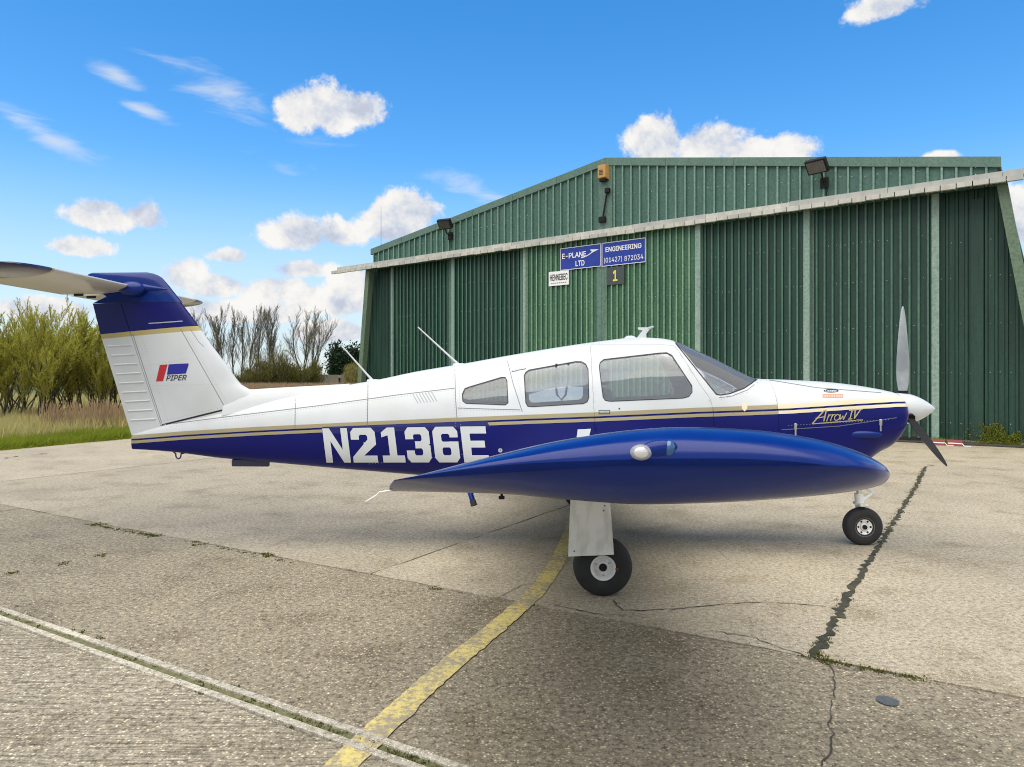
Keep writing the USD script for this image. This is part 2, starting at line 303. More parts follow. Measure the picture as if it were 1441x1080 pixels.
mat_soil = pbr('verge_soil', (0.10, 0.095, 0.04), (0.055, 0.075, 0.02), 1.2, 0.95, bump=0.5)
def yellow():
    n = {'g': ('geometry', {}), 'no': ('noise_texture', {'scale': 26, 'detail': 6, 'roughness': 0.7}), 'n2': ('noise_texture', {'scale': 3, 'detail': 4}),
         'ad': ('math', {'math_type': 'multiply_add', 'value2': 0.6}), 'rp': ('rgb_ramp', {'ramp': [(0.60, (0.64, 0.53, 0.17)), (0.76, (0.55, 0.45, 0.16)), (0.88, (0.30, 0.26, 0.17))]}),
         'vo': ('voronoi_texture', {'scale': 62}), 'b': ('bump', {'strength': 0.5, 'distance': 0.006}), 'p': ('principled_bsdf', {'roughness': 0.75})}
    return M('worn_yellow_paint', n, [('g.position', 'no.vector'), ('g.position', 'n2.vector'), ('g.position', 'vo.vector'), ('n2.fac', 'ad.value1'), ('no.fac', 'ad.value3'), ('ad.value', 'rp.fac'), ('rp.color', 'p.base_color'), ('vo.distance', 'b.height'), ('b.normal', 'p.normal')], 'p.BSDF')
mat_yellow = yellow()

terr_v = np.array([[-700, -300, -0.03], [700, -300, -0.03], [700, 1200, -0.03], [-700, 1200, -0.03]], float)
part(None, 'ground', (terr_v, np.array([[0, 1, 2], [0, 2, 3]])), mat_soil, kind='structure')

E1 = np.array([0.857, -0.515]); E1 /= np.linalg.norm(E1); E2 = np.array([-E1[1], E1[0]])
O2 = ground(1140, 925)
def q2w(u, v): return O2 + u * E1 + v * E2
def w2q(p): p = np.asarray(p) - O2; return float(p @ E1), float(p @ E2)
drain_v = (w2q(ground(0, 863))[1] + w2q(ground(612, 1080))[1]) / 2
vJ2 = w2q(ground(1370, 679))[1]
apron = thing('apron', None, None, kind='structure')
edge_line = [(-10.3, 19.0), (-11.5, 15.6)]   # grass edge
verge_a, verge_b = ground(0, 634), ground(185, 617)
vd = (verge_b - verge_a) / np.linalg.norm(verge_b - verge_a)
halfplane = Polygon([tuple(verge_a - vd * 60), tuple(verge_b + vd * 45), tuple(verge_b + vd * 45 + np.array([90, 0])), tuple(verge_a - vd * 60 + np.array([90, 0]))])
rows = [(-30, drain_v - 0.075, mat_groove, [-30, -22, -14, -7, 12]), (drain_v + 0.075, -0.012, mat_coarse, [-30, -20, -9.2, 11]),
        (0.012, vJ2, mat_fine, [-36, -20, -12, -3.42, 9]), (vJ2 + 0.02, 24, mat_fine, [-40, -29, -22, -15, -8, -1.5, 5, 11])]
def slab_mesh(poly, top, h=0.1):
    m = trimesh.creation.extrude_polygon(poly, h, engine='earcut'); m.apply_translation((0, 0, top - h)); return m
def jag(p0, p1, amp, step, r):
    n = max(2, int(np.hypot(*(np.array(p1) - p0)) / step)); t = np.linspace(0, 1, n + 1)
    pts = np.outer(1 - t, p0) + np.outer(t, p1); pts[1:-1] += r.normal(0, amp, (n - 1, 2)); return pts
for v0, v1, mt, us in rows:
    for a, b in zip(us[:-1], us[1:]):
        g = 0.012
        cs = [q2w(a + g, v0), q2w(b - g, v0), q2w(b - g, v1), q2w(a + g, v1)]
        ring = np.vstack([jag(cs[i], cs[(i + 1) % 4], 0.006, 0.22, rng)[:-1] for i in range(4)])
        pg = Polygon(ring).buffer(0).intersection(halfplane)
        for gg in geoms(pg):
            if gg.area > 0.05: part(apron, 'slab', slab_mesh(gg, rng.uniform(-0.004, 0.0)), mt)
# dirt and moss that fills the joints (just under the slab tops)
fill = Polygon([tuple(q2w(-40, -30)), tuple(q2w(12, -30)), tuple(q2w(12, 26)), tuple(q2w(-40, 26))]).intersection(halfplane.buffer(-0.05))
v3, f3 = polytri(fill); v3[:, 2] = -0.014
part(apron, 'joint_filling', (v3, f3), mat_crack)

def strip_poly(px_pts, w0, w1, amp, step, r, already_world=False, rough=0.4):
    P = np.array([ground(*p) for p in px_pts]) if not already_world else np.array(px_pts)
    seg = np.r_[0, np.cumsum(np.linalg.norm(np.diff(P, axis=0), axis=1))]
    s = np.arange(0, seg[-1], step); s = np.r_[s, seg[-1]]
    x = np.interp(s, seg, P[:, 0]); y = np.interp(s, seg, P[:, 1]); C = np.column_stack([x, y])
    C[1:-1] += r.normal(0, amp, (len(C) - 2, 2))
    t = np.gradient(C, axis=0); t /= np.linalg.norm(t, axis=1, keepdims=True); nn = np.column_stack([-t[:, 1], t[:, 0]])
    w = np.interp(s, [0, s[-1]], [w0, w1]) / 2
    wl = w * np.clip(1 + r.normal(0, rough, len(s)), 0.15, 2); wr = w * np.clip(1 + r.normal(0, rough, len(s)), 0.15, 2)
    v = np.vstack([C + nn * wl[:, None], C - nn * wr[:, None]]); k = len(s); i = np.arange(k - 1)
    f = np.vstack([np.stack([i, i + k, i + k + 1], 1), np.stack([i, i + k + 1, i + 1], 1)])
    return v, f
def flat(vf, z): return (np.column_stack([vf[0], np.full(len(vf[0]), z)]), vf[1])
# tar filled joint running out to the hangar door
part(apron, 'tar_joint', flat(strip_poly([(1303, 657), (1288, 686), (1262, 728), (1238, 768), (1212, 806), (1188, 850), (1165, 890), (1142, 925)], 0.04, 0.052, 0.008, 0.05, rng, rough=0.55), 0.004), mat_tar)
for pts, w0, w1 in [([(862, 845), (876, 860), (950, 858), (1010, 851), (1075, 848), (1120, 850), (1176, 855)], 0.02, 0.01),
                    ([(700, 842), (742, 822), (790, 820)], 0.008, 0.008), ([(1168, 930), (1176, 968), (1168, 1010), (1172, 1050), (1156, 1079)], 0.008, 0.012),
                    ([(780, 852), (840, 865), (880, 868)], 0.02, 0.012), ([(0, 812), (90, 800), (160, 790), (240, 775), (330, 762)], 0.006, 0.006),
                    ([(380, 768), (430, 752), (490, 746), (560, 735)], 0.007, 0.005), ([(0, 664), (40, 659), (120, 650)], 0.006, 0.006),
                    ([(1215, 800), (1290, 790), (1370, 786)], 0.004, 0.004), ([(1000, 888), (1060, 898), (1140, 927), (1190, 942), (1260, 948)], 0.012, 0.010)]:
    part(apron, 'crack', flat(strip_poly(pts, w0 * 0.55, w1 * 0.55, 0.007, 0.04, rng, rough=0.6), 0.004), mat_crack)
# oil spot
ang = np.linspace(0, 2 * np.pi, 26)[:-1]; sp = ground(1249, 987)
spot = Polygon([(sp[0] + math.cos(a) * 0.052 * (1 + 0.04 * rng.normal()), sp[1] + math.sin(a) * 0.058 * (1 + 0.04 * rng.normal())) for a in ang]).buffer(0)
v3, f3 = polytri(spot); v3[:, 2] = 0.003
part(apron, 'oil_spot', (v3, f3), pbr('oil_stain', (0.062, 0.072, 0.078), (0.09, 0.098, 0.10), 30, 0.6))
# slot drain: two concrete strips with a mossy slot between
drain = thing('slot_drain', 'pair of pale concrete strips with a mossy slot across the near left apron', 'drain')
for k, off in enumerate((-0.047, 0.047)):
    for j in range(14):
        u0, u1 = -13 + j * 1.15, -13 + (j + 1) * 1.15 - 0.006
        a = [q2w(u0, drain_v + off - 0.022), q2w(u1, drain_v + off - 0.022), q2w(u1, drain_v + off + 0.022), q2w(u0, drain_v + off + 0.022)]
        part(drain, 'concrete_strip', slab_mesh(Polygon([tuple(p) for p in a]), 0.006 + rng.uniform(-.001, .001), 0.06), mat_strip)
a = [q2w(-13, drain_v - 0.024), q2w(3.2, drain_v - 0.024), q2w(3.2, drain_v + 0.024), q2w(-13, drain_v + 0.024)]
v3, f3 = polytri(Polygon([tuple(p) for p in a]), 0.06); v3[:, 2] = -0.008 + 0.01 * meshkit.fbm(v3 * 9)
part(drain, 'moss_filling', (v3, f3), mat_moss)
# yellow taxi line
yl = part(None, 'yellow_line', flat(strip_poly([(806, 735), (800, 757), (782, 795), (757, 832), (722, 863), (688, 892), (640, 930), (595, 970), (545, 1017), (500, 1058), (478, 1082), (430, 1130)], 0.135, 0.15, 0.002, 0.05, rng, rough=0.05), 0.004), mat_yellow,
          label='worn yellow taxi line curving under the aeroplane to the near edge of the apron', category='painted line')

# ------------------------------------------------------------------ hangar
HM = np.array([3.12, 23.66]); U = np.array([0.795, -0.606]); U /= np.linalg.norm(U); NB = np.array([-U[1], U[0]])  # along the front (right = nearer), into the hangar
hang_deg = math.degrees(math.atan2(U[1], U[0]))
def hs(px, t=0.0):
    """distance along the front of what shows at column px in the plane t metres behind the front"""
    k = (px - CX) / F; o = HM + NB * t
    return (k * o[1] - o[0]) / (U[0] - k * U[1])
def hz(px, py, t=0.0):
    p = HM + NB * t + U * hs(px, t); return EYE + (HOR - py) / F * p[1]
hangar = thing('hangar', 'large green corrugated metal hangar with sliding doors and a white door track', 'hangar', (HM[0], HM[1], 0), hang_deg)
def green(name, c1, c2, moss=0.0):
    n = {'tc': ('texture_coordinate', {}), 'mp': ('mapping', {'mapping_type': 'point', 'scale': (1.6, 1.6, 0.16)}), 'no': ('noise_texture', {'scale': 2.2, 'detail': 6, 'roughness': 0.65}),
         'rp': ('rgb_ramp', {'ramp': [(0.3, c1), (0.52, tuple((np.array(c1) + c2) / 2)), (0.72, c2)]}),
         'sp': ('noise_texture', {'scale': 16, 'detail': 4, 'roughness': 0.7}), 'sr': ('rgb_ramp', {'ramp': [(0.35, (0.6, 0.62, 0.6)), (0.55, (1, 1, 1)), (0.72, (1.25, 1.2, 1.1))]}), 'mu': ('mix', {'mix_type': 'multiply', 'fac': 0.85}),
         'pr': ('map_range', {'from_min': 0.3, 'from_max': 0.7, 'to_min': 0.35, 'to_max': 0.65, 'clamp': True}), 'p': ('principled_bsdf', {})}
    l = [('tc.object', 'mp.vector'), ('mp.vector', 'no.vector'), ('no.fac', 'rp.fac'), ('tc.object', 'sp.vector'), ('sp.fac', 'sr.fac'), ('rp.color', 'mu.color1'), ('sr.color', 'mu.color2'), ('sp.fac', 'pr.value'), ('pr.result', 'p.roughness')]
    if moss:
        n['sz'] = ('separate_xyz', {}); n['mn'] = ('noise_texture', {'scale': 3.0, 'detail': 5}); n['mz'] = ('math', {'math_type': 'multiply_add', 'value2': -1.6})
        n['mr'] = ('map_range', {'from_min': 0.25, 'from_max': 0.6, 'to_min': 0, 'to_max': 0.8, 'clamp': True}); n['mm'] = ('mix', {'color2': (0.085, 0.12, 0.022)})
        l += [('tc.object', 'sz.vector'), ('mp.vector', 'mn.vector'), ('sz.z', 'mz.value1'), ('mn.fac', 'mz.value3'), ('mz.value', 'mr.value'), ('mr.result', 'mm.fac'), ('mu.color', 'mm.color1'), ('mm.color', 'p.base_color')]
    else: l.append(('mu.color', 'p.base_color'))
    return M(name, n, l, 'p.BSDF')
mat_door_a = green('door_green', (0.004, 0.026, 0.018), (0.020, 0.070, 0.043), 1)
mat_door_c = green('algae_door_green', (0.016, 0.078, 0.044), (0.078, 0.19, 0.10), 1)
mat_crest = green('faded_rib', (0.045, 0.125, 0.085), (0.09, 0.19, 0.135), 1)  # paler greens with the light on the ribs painted into the colour
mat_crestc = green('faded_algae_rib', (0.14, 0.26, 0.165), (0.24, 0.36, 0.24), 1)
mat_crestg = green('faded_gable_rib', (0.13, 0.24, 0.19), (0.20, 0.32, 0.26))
mat_gable = green('gable_green', (0.048, 0.115, 0.09), (0.075, 0.16, 0.12))
mat_trim = green('trim_green', (0.085, 0.16, 0.125), (0.12, 0.2, 0.155))
mat_pale = green('pale_edge_strip', (0.20, 0.30, 0.25), (0.30, 0.39, 0.33), 1)
mat_brace = green('brace_green', (0.10, 0.165, 0.105), (0.15, 0.21, 0.13), 1)
mat_track = pbr('track_white', (0.54, 0.53, 0.48), (0.40, 0.39, 0.33), 5, 0.6, stretch=(1, 1, 0.4))
mat_track2 = pbr('track_grey', (0.33, 0.345, 0.325), (0.43, 0.43, 0.39), 4, 0.6, stretch=(1, 1, 0.4))
mat_roof = pbr('roof_sheet', (0.12, 0.16, 0.14), (0.16, 0.2, 0.18), 2, 0.6)
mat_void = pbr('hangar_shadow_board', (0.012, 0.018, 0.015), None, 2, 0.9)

CREST = []
def crests(parent, t, depth, zlo, zhi, mat):  # pale strips over the ribs, a painted highlight for rib contrast
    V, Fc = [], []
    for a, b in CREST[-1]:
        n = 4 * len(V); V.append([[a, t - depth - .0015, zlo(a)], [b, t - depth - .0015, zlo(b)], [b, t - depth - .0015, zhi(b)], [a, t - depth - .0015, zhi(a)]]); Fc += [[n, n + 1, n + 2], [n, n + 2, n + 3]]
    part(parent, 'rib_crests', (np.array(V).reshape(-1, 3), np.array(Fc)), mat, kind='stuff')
def corr(s0, s1, t, zlo, zhi, period, depth, rib, flank):
    """trapezoid ribbed sheet; ribs stand out towards the camera side (negative t). zlo and zhi are functions of s."""
    S, D = [s0], [0.0]
    s = s0 + 0.05
    while s + rib + 2 * flank < s1 - 0.02:
        S += [s, s + flank, s + flank + rib, s + 2 * flank + rib]; D += [0, -depth, -depth, 0]; s += period
    S.append(s1); D.append(0.0); CREST.append([(S[i], S[i + 1]) for i in range(len(S) - 1) if D[i] < 0 and D[i + 1] < 0]); S = np.array(S); D = np.array(D); k = len(S)
    NZ = 2
    v = np.vstack([np.column_stack([S, t + D, np.vectorize(zlo)(S)]), np.column_stack([S, t + D, np.vectorize(zhi)(S)])])
    i = np.arange(k - 1)
    f = np.vstack([np.stack([i, i + 1, i + 1 + k], 1), np.stack([i, i + 1 + k, i + k], 1)])
    return trimesh.Trimesh(v, f, process=False)
def screws(s0, s1, t, zs, period, first=0.05, flank=0.0, r=0.009, prob=0.8):
    out = []
    for z in zs:
        s = s0 + first + 0.13
        while s < s1 - 0.05:
            if rng.random() < prob:
                c = trimesh.creation.icosphere(subdivisions=0, radius=r * rng.uniform(0.8, 1.25)); c.apply_translation((s + rng.uniform(-.01, .01), t, (z(s) if callable(z) else z) + rng.uniform(-.02, .02))); out.append(c)
            s += period
    return cat(out)
mat_screw = pbr('pale_screw_cap', (0.7, 0.72, 0.7), None, 4, 0.5)
TG, TR = -0.30, -0.62      # plane of the gable, plane of the track face
sL, sR, sP = hs(524, TG), hs(1407, TG), hs(853, TG)
# the eaves and ridge heights measured in the photograph
zeL, zeR, zP = hz(524, 351, TG), hz(1407, 222, TG), hz(853, 223, TG)
def ztop(s): return np.interp(s, [sL, sP, sR], [zeL, zP, zeR])
zr0 = np.mean([hz(p, y, TR) for p, y in ((560, 372), (985, 317.5), (1320, 268.5))])    # underside of the track
zr1 = np.mean([hz(p, y, TR) for p, y in ((560, 360.5), (985, 307), (1320, 256))])
sT0, sT1 = hs(467, TR), hs(1441, TR) + 0.9
# gable sheets
bb = 0.34
for a, b in ((sL + 0.05, sP - 0.24), (sP + 0.24, sR - 0.05)):
    g = part(hangar, 'gable_sheeting', corr(a, b, TG, lambda s: zr1 - 0.25, lambda s: float(ztop(s)) - 0.10, 0.305, 0.06, 0.05, 0.014), mat_gable)
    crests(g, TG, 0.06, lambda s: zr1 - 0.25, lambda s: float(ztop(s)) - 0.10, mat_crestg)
    part(g, 'screws', screws(a, b, TG - 0.01, [lambda s: zr1 + 0.07, lambda s: max(zr1 + 0.1, (zr1 + float(ztop(s))) / 2)], 0.305, r=0.012, prob=0.6), mat_screw, kind='stuff')
part(hangar, 'ridge_flashing', bx(sP - 0.26, sP + 0.26, TG - 0.05, TG + 0.05, zr1 - 0.2, zP - 0.2), mat_trim)
part(hangar, 'drop_pipe', cat([tube([(sP + 0.1, TG - 0.12, zP - 1.15), (sP - 0.05, TG - 0.12, zP - 1.95)], 0.03), rbox((sP + 0.11, TG - 0.11, zP - 1.1), (0.16, 0.12, 0.16), 0.02), rbox((sP - 0.08, TG - 0.11, zP - 2.02), (0.24, 0.14, 0.2), 0.03)]), mat_black)
def slant(s0, s1, z0, z1, h, t0, t1):
    v = np.array([[s, t, z] for s, zz in ((s0, z0), (s1, z1)) for t in (t0, t1) for z in (zz - h, zz)])
    return trimesh.convex.convex_hull(v)
for a, b, n in ((sL - 0.03, sP, 6), (sP, sR + 0.03, 5)):
    e = np.linspace(a, b, n + 1)
    for p, q in zip(e[:-1], e[1:]): part(hangar, 'bargeboard', slant(p + 0.006, q - 0.006, float(np.interp(p, [sL - .03, sP, sR + .03], [zeL, zP, zeR])), float(np.interp(q, [sL - .03, sP, sR + .03], [zeL, zP, zeR])), bb * 0.72, TG - 0.075 - rng.uniform(0, 0.006), TG + 0.03), mat_trim)
# roof and body behind the front
BACK = 26.0
for a, b in ((sL, sP), (sP, sR)):
    za, zb_ = float(ztop(a)) - 0.06, float(ztop(b)) - 0.06
    v = np.array([[a, TG + 0.04, za], [b, TG + 0.04, zb_], [b, BACK, zb_], [a, BACK, za], [a, TG + 0.04, za - 0.1], [b, TG + 0.04, zb_ - 0.1], [b, BACK, zb_ - 0.1], [a, BACK, za - 0.1]])
    part(hangar, 'roof', trimesh.convex.convex_hull(v), mat_roof)
part(hangar, 'side_wall', bx(sL + 0.9, sL + 1.0, 0.6, BACK, -0.02, zeL - 0.17), mat_door_a)
part(hangar, 'side_wall', bx(sR - 1.6, sR - 1.5, 0.6, BACK, -0.02, zeR - 0.17), mat_door_a)
part(hangar, 'back_wall', bx(sL + 1.0, sR - 1.6, BACK - 0.1, BACK, -0.02, zeL - 0.2), mat_door_a)
# the sliding door leaves: px columns of their edges and the plane each runs in
TD = {0: -0.42, 1: -0.26, 2: -0.10, 3: 0.06}
leaves = [(636, 737, 1), (737, 847, 0), (847, 985, 0), (985, 1140, 1), (1140, 1322, 2), (551, 636, 2)]
zd = zr0 + 0.12
for p0, p1, k in leaves:
    t = TD[k]; a, b = hs(p0, t), hs(p1, t)
    if p0 == 847: b += 0.03
    d = UsdGeom.Xform.Define(stage, numbered(str(hangar.GetPath()), 'door_leaf'))
    part(d, 'sheeting', corr(a + 0.1, b - 0.1, t, lambda s: 0.10, lambda s: zd, 0.204, 0.055, 0.045, 0.012), mat_door_c if k == 0 else mat_door_a)
    ns = [('edge_strip', a, a + 0.15 if p0 in (847, 636) else a + 0.12), ('edge_strip', b - (0.17 if p1 in (847, 985, 1140, 1322) else 0.12), b)]
    for nm, x0, x1 in ns: part(d, nm, bx(x0 + 0.004, x1 - 0.004, t - 0.05, t + 0.05, 0.06, zd), mat_pale if (x0 > a + 0.3) == (p0 >= 847) else mat_trim)
    part(d, 'bottom_rail', bx(a + 0.15, b - 0.15, t - 0.03, t + 0.05, 0.035, 0.13), mat_seal)
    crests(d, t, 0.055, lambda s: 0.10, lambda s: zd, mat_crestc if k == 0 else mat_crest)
    part(d, 'screws', screws(a + 0.1, b - 0.1, t - 0.008, [0.5, 1.75, 2.95, 4.15, 5.2], 0.204, prob=0.75), mat_screw, kind='stuff')
# fixed outer panels and leaning corner posts
t = TD[3]
a, b = hs(514, t) - 0.5, hs(551, TD[2]) + 0.25
part(hangar, 'end_sheeting', corr(a, b, t, lambda s: 0.08, lambda s: min(zd, zd * (s - a + 0.12) / 0.9), 0.204, 0.038, 0.05, 0.022), mat_door_a)
a2, b2 = hs(1322, TD[2]) - 0.15, sR + 0.95
part(hangar, 'end_sheeting', corr(a2, b2, t, lambda s: 0.08, lambda s: min(zd, zd * max(0.02, (b2 + 0.02 - s)) / 0.9), 0.204, 0.038, 0.05, 0.022), mat_door_a)
part(hangar, 'screws', screws(a2, b2 - 0.5, t - 0.008, [0.5, 1.75, 2.95, 4.1, 5.0], 0.204, prob=0.7), mat_screw, kind='stuff')
s_pl = hs(1375, t); part(hangar, 'end_cover_strip', bx(s_pl - 0.13, s_pl + 0.13, t - 0.075, t - 0.045, 0.1, zd - 0.3), mat_door_a)
s_pl = hs(567, t); part(hangar, 'end_cover_strip', bx(s_pl - 0.12, s_pl + 0.12, t - 0.075, t - 0.045, 0.1, zd - 0.3), mat_trim)
def post(st, sb, w, z0, z1, t0, t1): return trimesh.convex.convex_hull(np.array([[s, tt, z] for z, sc in ((z0, sb), (z1, st)) for s in (sc - w / 2, sc + w / 2) for tt in (t0, t1)]))
part(hangar, 'leaning_post', post(hs(1408, -0.3) + 0.02, hs(1408, -0.3) + 1.0, 0.22, 0, zr0 + 0.1, -0.36, -0.1), mat_brace)
part(hangar, 'leaning_post', post(hs(520, -0.3) - 0.05, hs(520, -0.3) - 0.75, 0.24, 0, zr0 + 0.1, -0.36, -0.1), mat_brace)
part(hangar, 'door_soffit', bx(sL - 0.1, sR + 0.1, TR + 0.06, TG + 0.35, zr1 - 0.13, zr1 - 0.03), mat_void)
part(hangar, 'threshold', bx(sL - 1, sR + 1, -0.5, 0.12, -0.02, 0.03), mat_crack)
# the white track: top boards and a row of tiles
zm = zr0 + (zr1 - zr0) * 0.47
L = 2.4; s = sT0 + 0.35
while s < sT1:
    e = min(s + L, sT1); dz = rng.uniform(-0.012, 0.012)
    part(hangar, 'track_board', bx(s + 0.005, e - 0.005, TR - rng.uniform(0, 0.012), TR + 0.3, zm + 0.006 + dz * 0, zr1 + dz), mat_track2 if rng.random() < 0.75 else mat_track); s = e
s = sT0
while s < sT1:
    e = min(s + 0.33, sT1); dz = rng.uniform(-0.012, 0.012)
    part(hangar, 'track_tile', bx(s + 0.011, e - 0.011, TR - 0.045 - rng.uniform(0, 0.02), TR + 0.05, zr0 + dz, zm + rng.uniform(-.004, .004)), mat_track if rng.random() < 0.8 else mat_track2); s = e
# whip aerial on the left eave
HD = lambda s, t, z: (HM[0] + U[0] * s + NB[0] * t, HM[1] + U[1] * s + NB[1] * t, z)
ae = thing('whip_aerial', 'thin upright whip aerial on the left corner of the hangar roof', 'aerial', HD(sL + 0.1, 0.1, zeL - 0.05), hang_deg)
part(ae, 'rod', tube([(0, 0, 0), (0, 0, 1.1), (0, 0, 1.95)], [0.018, 0.014, 0.008], 6), mat_metal); part(ae, 'base', tube([(0, 0, 0), (0, 0, 0.25)], 0.04, 8), mat_black)
# alarm box
ab = thing('alarm_box', 'weathered orange alarm box under the ridge of the hangar gable', 'alarm box', HD(sP - 0.03, TG - 0.05, hz(853, 254, TG)), hang_deg)
mat_orange = pbr('alarm_orange', (0.50, 0.27, 0.07), (0.42, 0.24, 0.08), 6, 0.5)
part(ab, 'casing', trimesh.convex.convex_hull(np.array([[x, y, z] for x, y, z in [(-.17, 0, 0), (.17, 0, 0), (-.17, 0, .47), (.17, 0, .47), (-.14, -.2, .05), (.14, -.2, .05), (-.14, -.2, .46), (.14, -.2, .46)]])), mat_orange)
for k in range(4): part(ab, 'louvre', bx(-0.09, 0.05, -0.212, -0.195, 0.14 + k * 0.045, 0.155 + k * 0.045), mat_print)
part(ab, 'siren_grille', bx(-0.12, 0.12, -0.15, -0.02, -0.06, 0.004), mat_black)
mat_lampglass = pbr('lamp_glass', (0.07, 0.07, 0.07), (0.04, 0.04, 0.04), 8, 0.1, coat=1)
def flood(px, py, label, sc, ydeg):
    f = thing('floodlight', label, 'floodlight', HD(hs(px, TG - 0.3), TG - 0.06, hz(px, py, TG - 0.1)), hang_deg, group='floodlights on the hangar gable')
    body = rot(cat([rbox((0, -0.42, 0.38), (0.56, 0.14, 0.40), 0.03), bx(-0.24, 0.24, -0.35, -0.29, 0.22, 0.54)]), 38, [1, 0, 0], (0, -0.42, 0.38))
    lens = rot(bx(-0.235, 0.235, -0.499, -0.492, 0.225, 0.535), 38, [1, 0, 0], (0, -0.42, 0.38))
    for m in (body, lens): m.apply_transform(trimesh.transformations.rotation_matrix(math.radians(ydeg), [0, 0, 1]))
    b = part(f, 'lamp_housing', mv(body, (0, 0, 0)), mat_black); part(b, 'lamp_glass', lens, mat_lampglass)
    part(f, 'bracket', cat([tube([(0, -0.02, 0.02), (0, -0.2, 0.06), (0, -0.34, 0.3)], 0.025, 6), bx(-0.1, 0.1, -0.04, 0.02, -0.14, 0.14)]), mat_black)
    part(f, 'cable', tube([(0.02, -0.1, 0.0), (0.09, -0.06, -0.16), (0.05, -0.02, -0.33), (0.07, 0.0, -0.5)], 0.014, 5), mat_black)
flood(628, 333, 'smaller black floodlight on the left slope of the hangar gable', 1, 12)
flood(1157, 258, 'black floodlight on the right half of the hangar gable, nearer the camera', 1, -12)
# signs, flat boards on the central door leaves
mat_signblue = pbr('sign_blue', (0.012, 0.03, 0.26), (0.016, 0.04, 0.3), 5, 0.3)
mat_signwhite = pbr('sign_white', (0.78, 0.78, 0.76), None, 5, 0.4)
mat_signgrey = pbr('sign_grey', (0.035, 0.05, 0.05), (0.05, 0.065, 0.06), 6, 0.5)
mat_signyellow = pbr('sign_yellow', (0.72, 0.55, 0.12), None, 6, 0.5)
TS = TD[0] - 0.05
def sign(name, label, px0, px1, pytop, pybot, board, edge, letters, group=None):
    """board with its lettering; letters: (polygon in unit box coordinates as metres from lower left, material, name)"""
    s0, s1 = hs(px0, TS), hs(px1, TS); z1 = (hz(px0, pytop[0], TS) + hz(px1, pytop[1], TS)) / 2; z0 = (hz(px0, pybot[0], TS) + hz(px1, pybot[1], TS)) / 2
    th = thing(name, label, 'sign', HD(s0, TS, z0), hang_deg)
    w, h = s1 - s0, z1 - z0
    part(th, 'board', bx(0, w, -0.03, 0.0, 0, h), board)
    if edge: part(th, 'border', cat([bx(0, w, -0.033, -0.0302, 0, 0.018), bx(0, w, -0.033, -0.0302, h - 0.018, h), bx(0, 0.018, -0.0328, -0.0302, 0.018, h - 0.018), bx(w - 0.018, w, -0.0328, -0.0302, 0.018, h - 0.018)]), edge)
    for pg, mt, nm in letters(w, h):
        for g in [pg]:
            ms = [trimesh.creation.extrude_polygon(q, 0.004, engine='earcut') for q in geoms(g)]
            m = cat(ms); m.apply_transform(trimesh.transformations.rotation_matrix(math.pi / 2, [1, 0, 0])); m.apply_translation((0, -0.0335 + 0.003, 0))
            m.apply_translation((0, -0.0005, 0)); part(th, nm, m, mt)
    return th
def put(s, h, cx, cz, w, bold=True, H=None):
    p = text_poly(s, h, bold); x0, y0, x1, y1 = p.bounds
    p = affinity.translate(p, -(x0 + x1) / 2, -(y0 + y1) / 2); p = affinity.scale(p, w / (x1 - x0), (H or h) / (y1 - y0), origin=(0, 0)); return affinity.translate(p, cx, cz)
def eplane(w, h):
    out = [(put('E-PLANE', 0.2, w * 0.35, h * 0.63, w * 0.60, H=h * 0.24), mat_signwhite, 'lettering'), (put('LTD', 0.2, w * 0.5, h * 0.24, w * 0.22, H=h * 0.24), mat_signwhite, 'lettering')]
    dart = Polygon([(w * .96, h * .76), (w * .74, h * .79), (w * .79, h * .70), (w * .74, h * .60)])
    arc = LineString([(w * .5 + w * .30 * x, h * .47 + h * 0.20 * x * x) for x in np.linspace(0.1, 0.95, 12)]).buffer(h * 0.018)
    return out + [(unary_union([dart, arc]), mat_signwhite, 'dart_emblem')]
def engin(w, h): return [(put('ENGINEERING', 0.2, w * 0.5, h * 0.70, w * 0.82, H=h * 0.21), mat_signwhite, 'lettering'), (put('(01427)', 0.2, w * 0.265, h * 0.24, w * 0.42, False, H=h * 0.25), mat_signwhite, 'lettering'), (put('872034', 0.2, w * 0.74, h * 0.24, w * 0.42, False, H=h * 0.21), mat_signwhite, 'lettering')]
sign('company_sign', 'blue sign reading E-PLANE LTD with a white dart, on the hangar door', 789, 846, (351.5, 342), (381, 375.5), mat_signblue, mat_signwhite, eplane)
sign('company_sign', 'blue sign reading ENGINEERING and a telephone number, on the hangar door', 847.5, 909, (342.5, 335), (376, 369), mat_signblue, mat_signwhite, engin)
sign('small_sign', 'small white sign with narrow black capitals, lower left of the blue company signs', 773, 801, (384, 380), (403, 401), mat_signwhite, None, lambda w, h: [(put('HENNEBEC', 0.2, w * 0.5, h * 0.58, w * 0.88, H=h * 0.46), mat_print, 'lettering'), (unary_union([sbox(w * (.12 + .1 * k), h * .16, w * (.19 + .1 * k), h * .20) for k in range(8)]), mat_signgrey, 'small_print')])
sign('number_sign', 'dark grey plate with a yellow figure 1 below the blue company signs', 854, 879, (377.5, 374.5), (402, 399.5), mat_signgrey, None, lambda w, h: [(put('1', 0.2, w * 0.5, h * 0.5, w * 0.26, H=h * 0.62), mat_signyellow, 'numeral')])

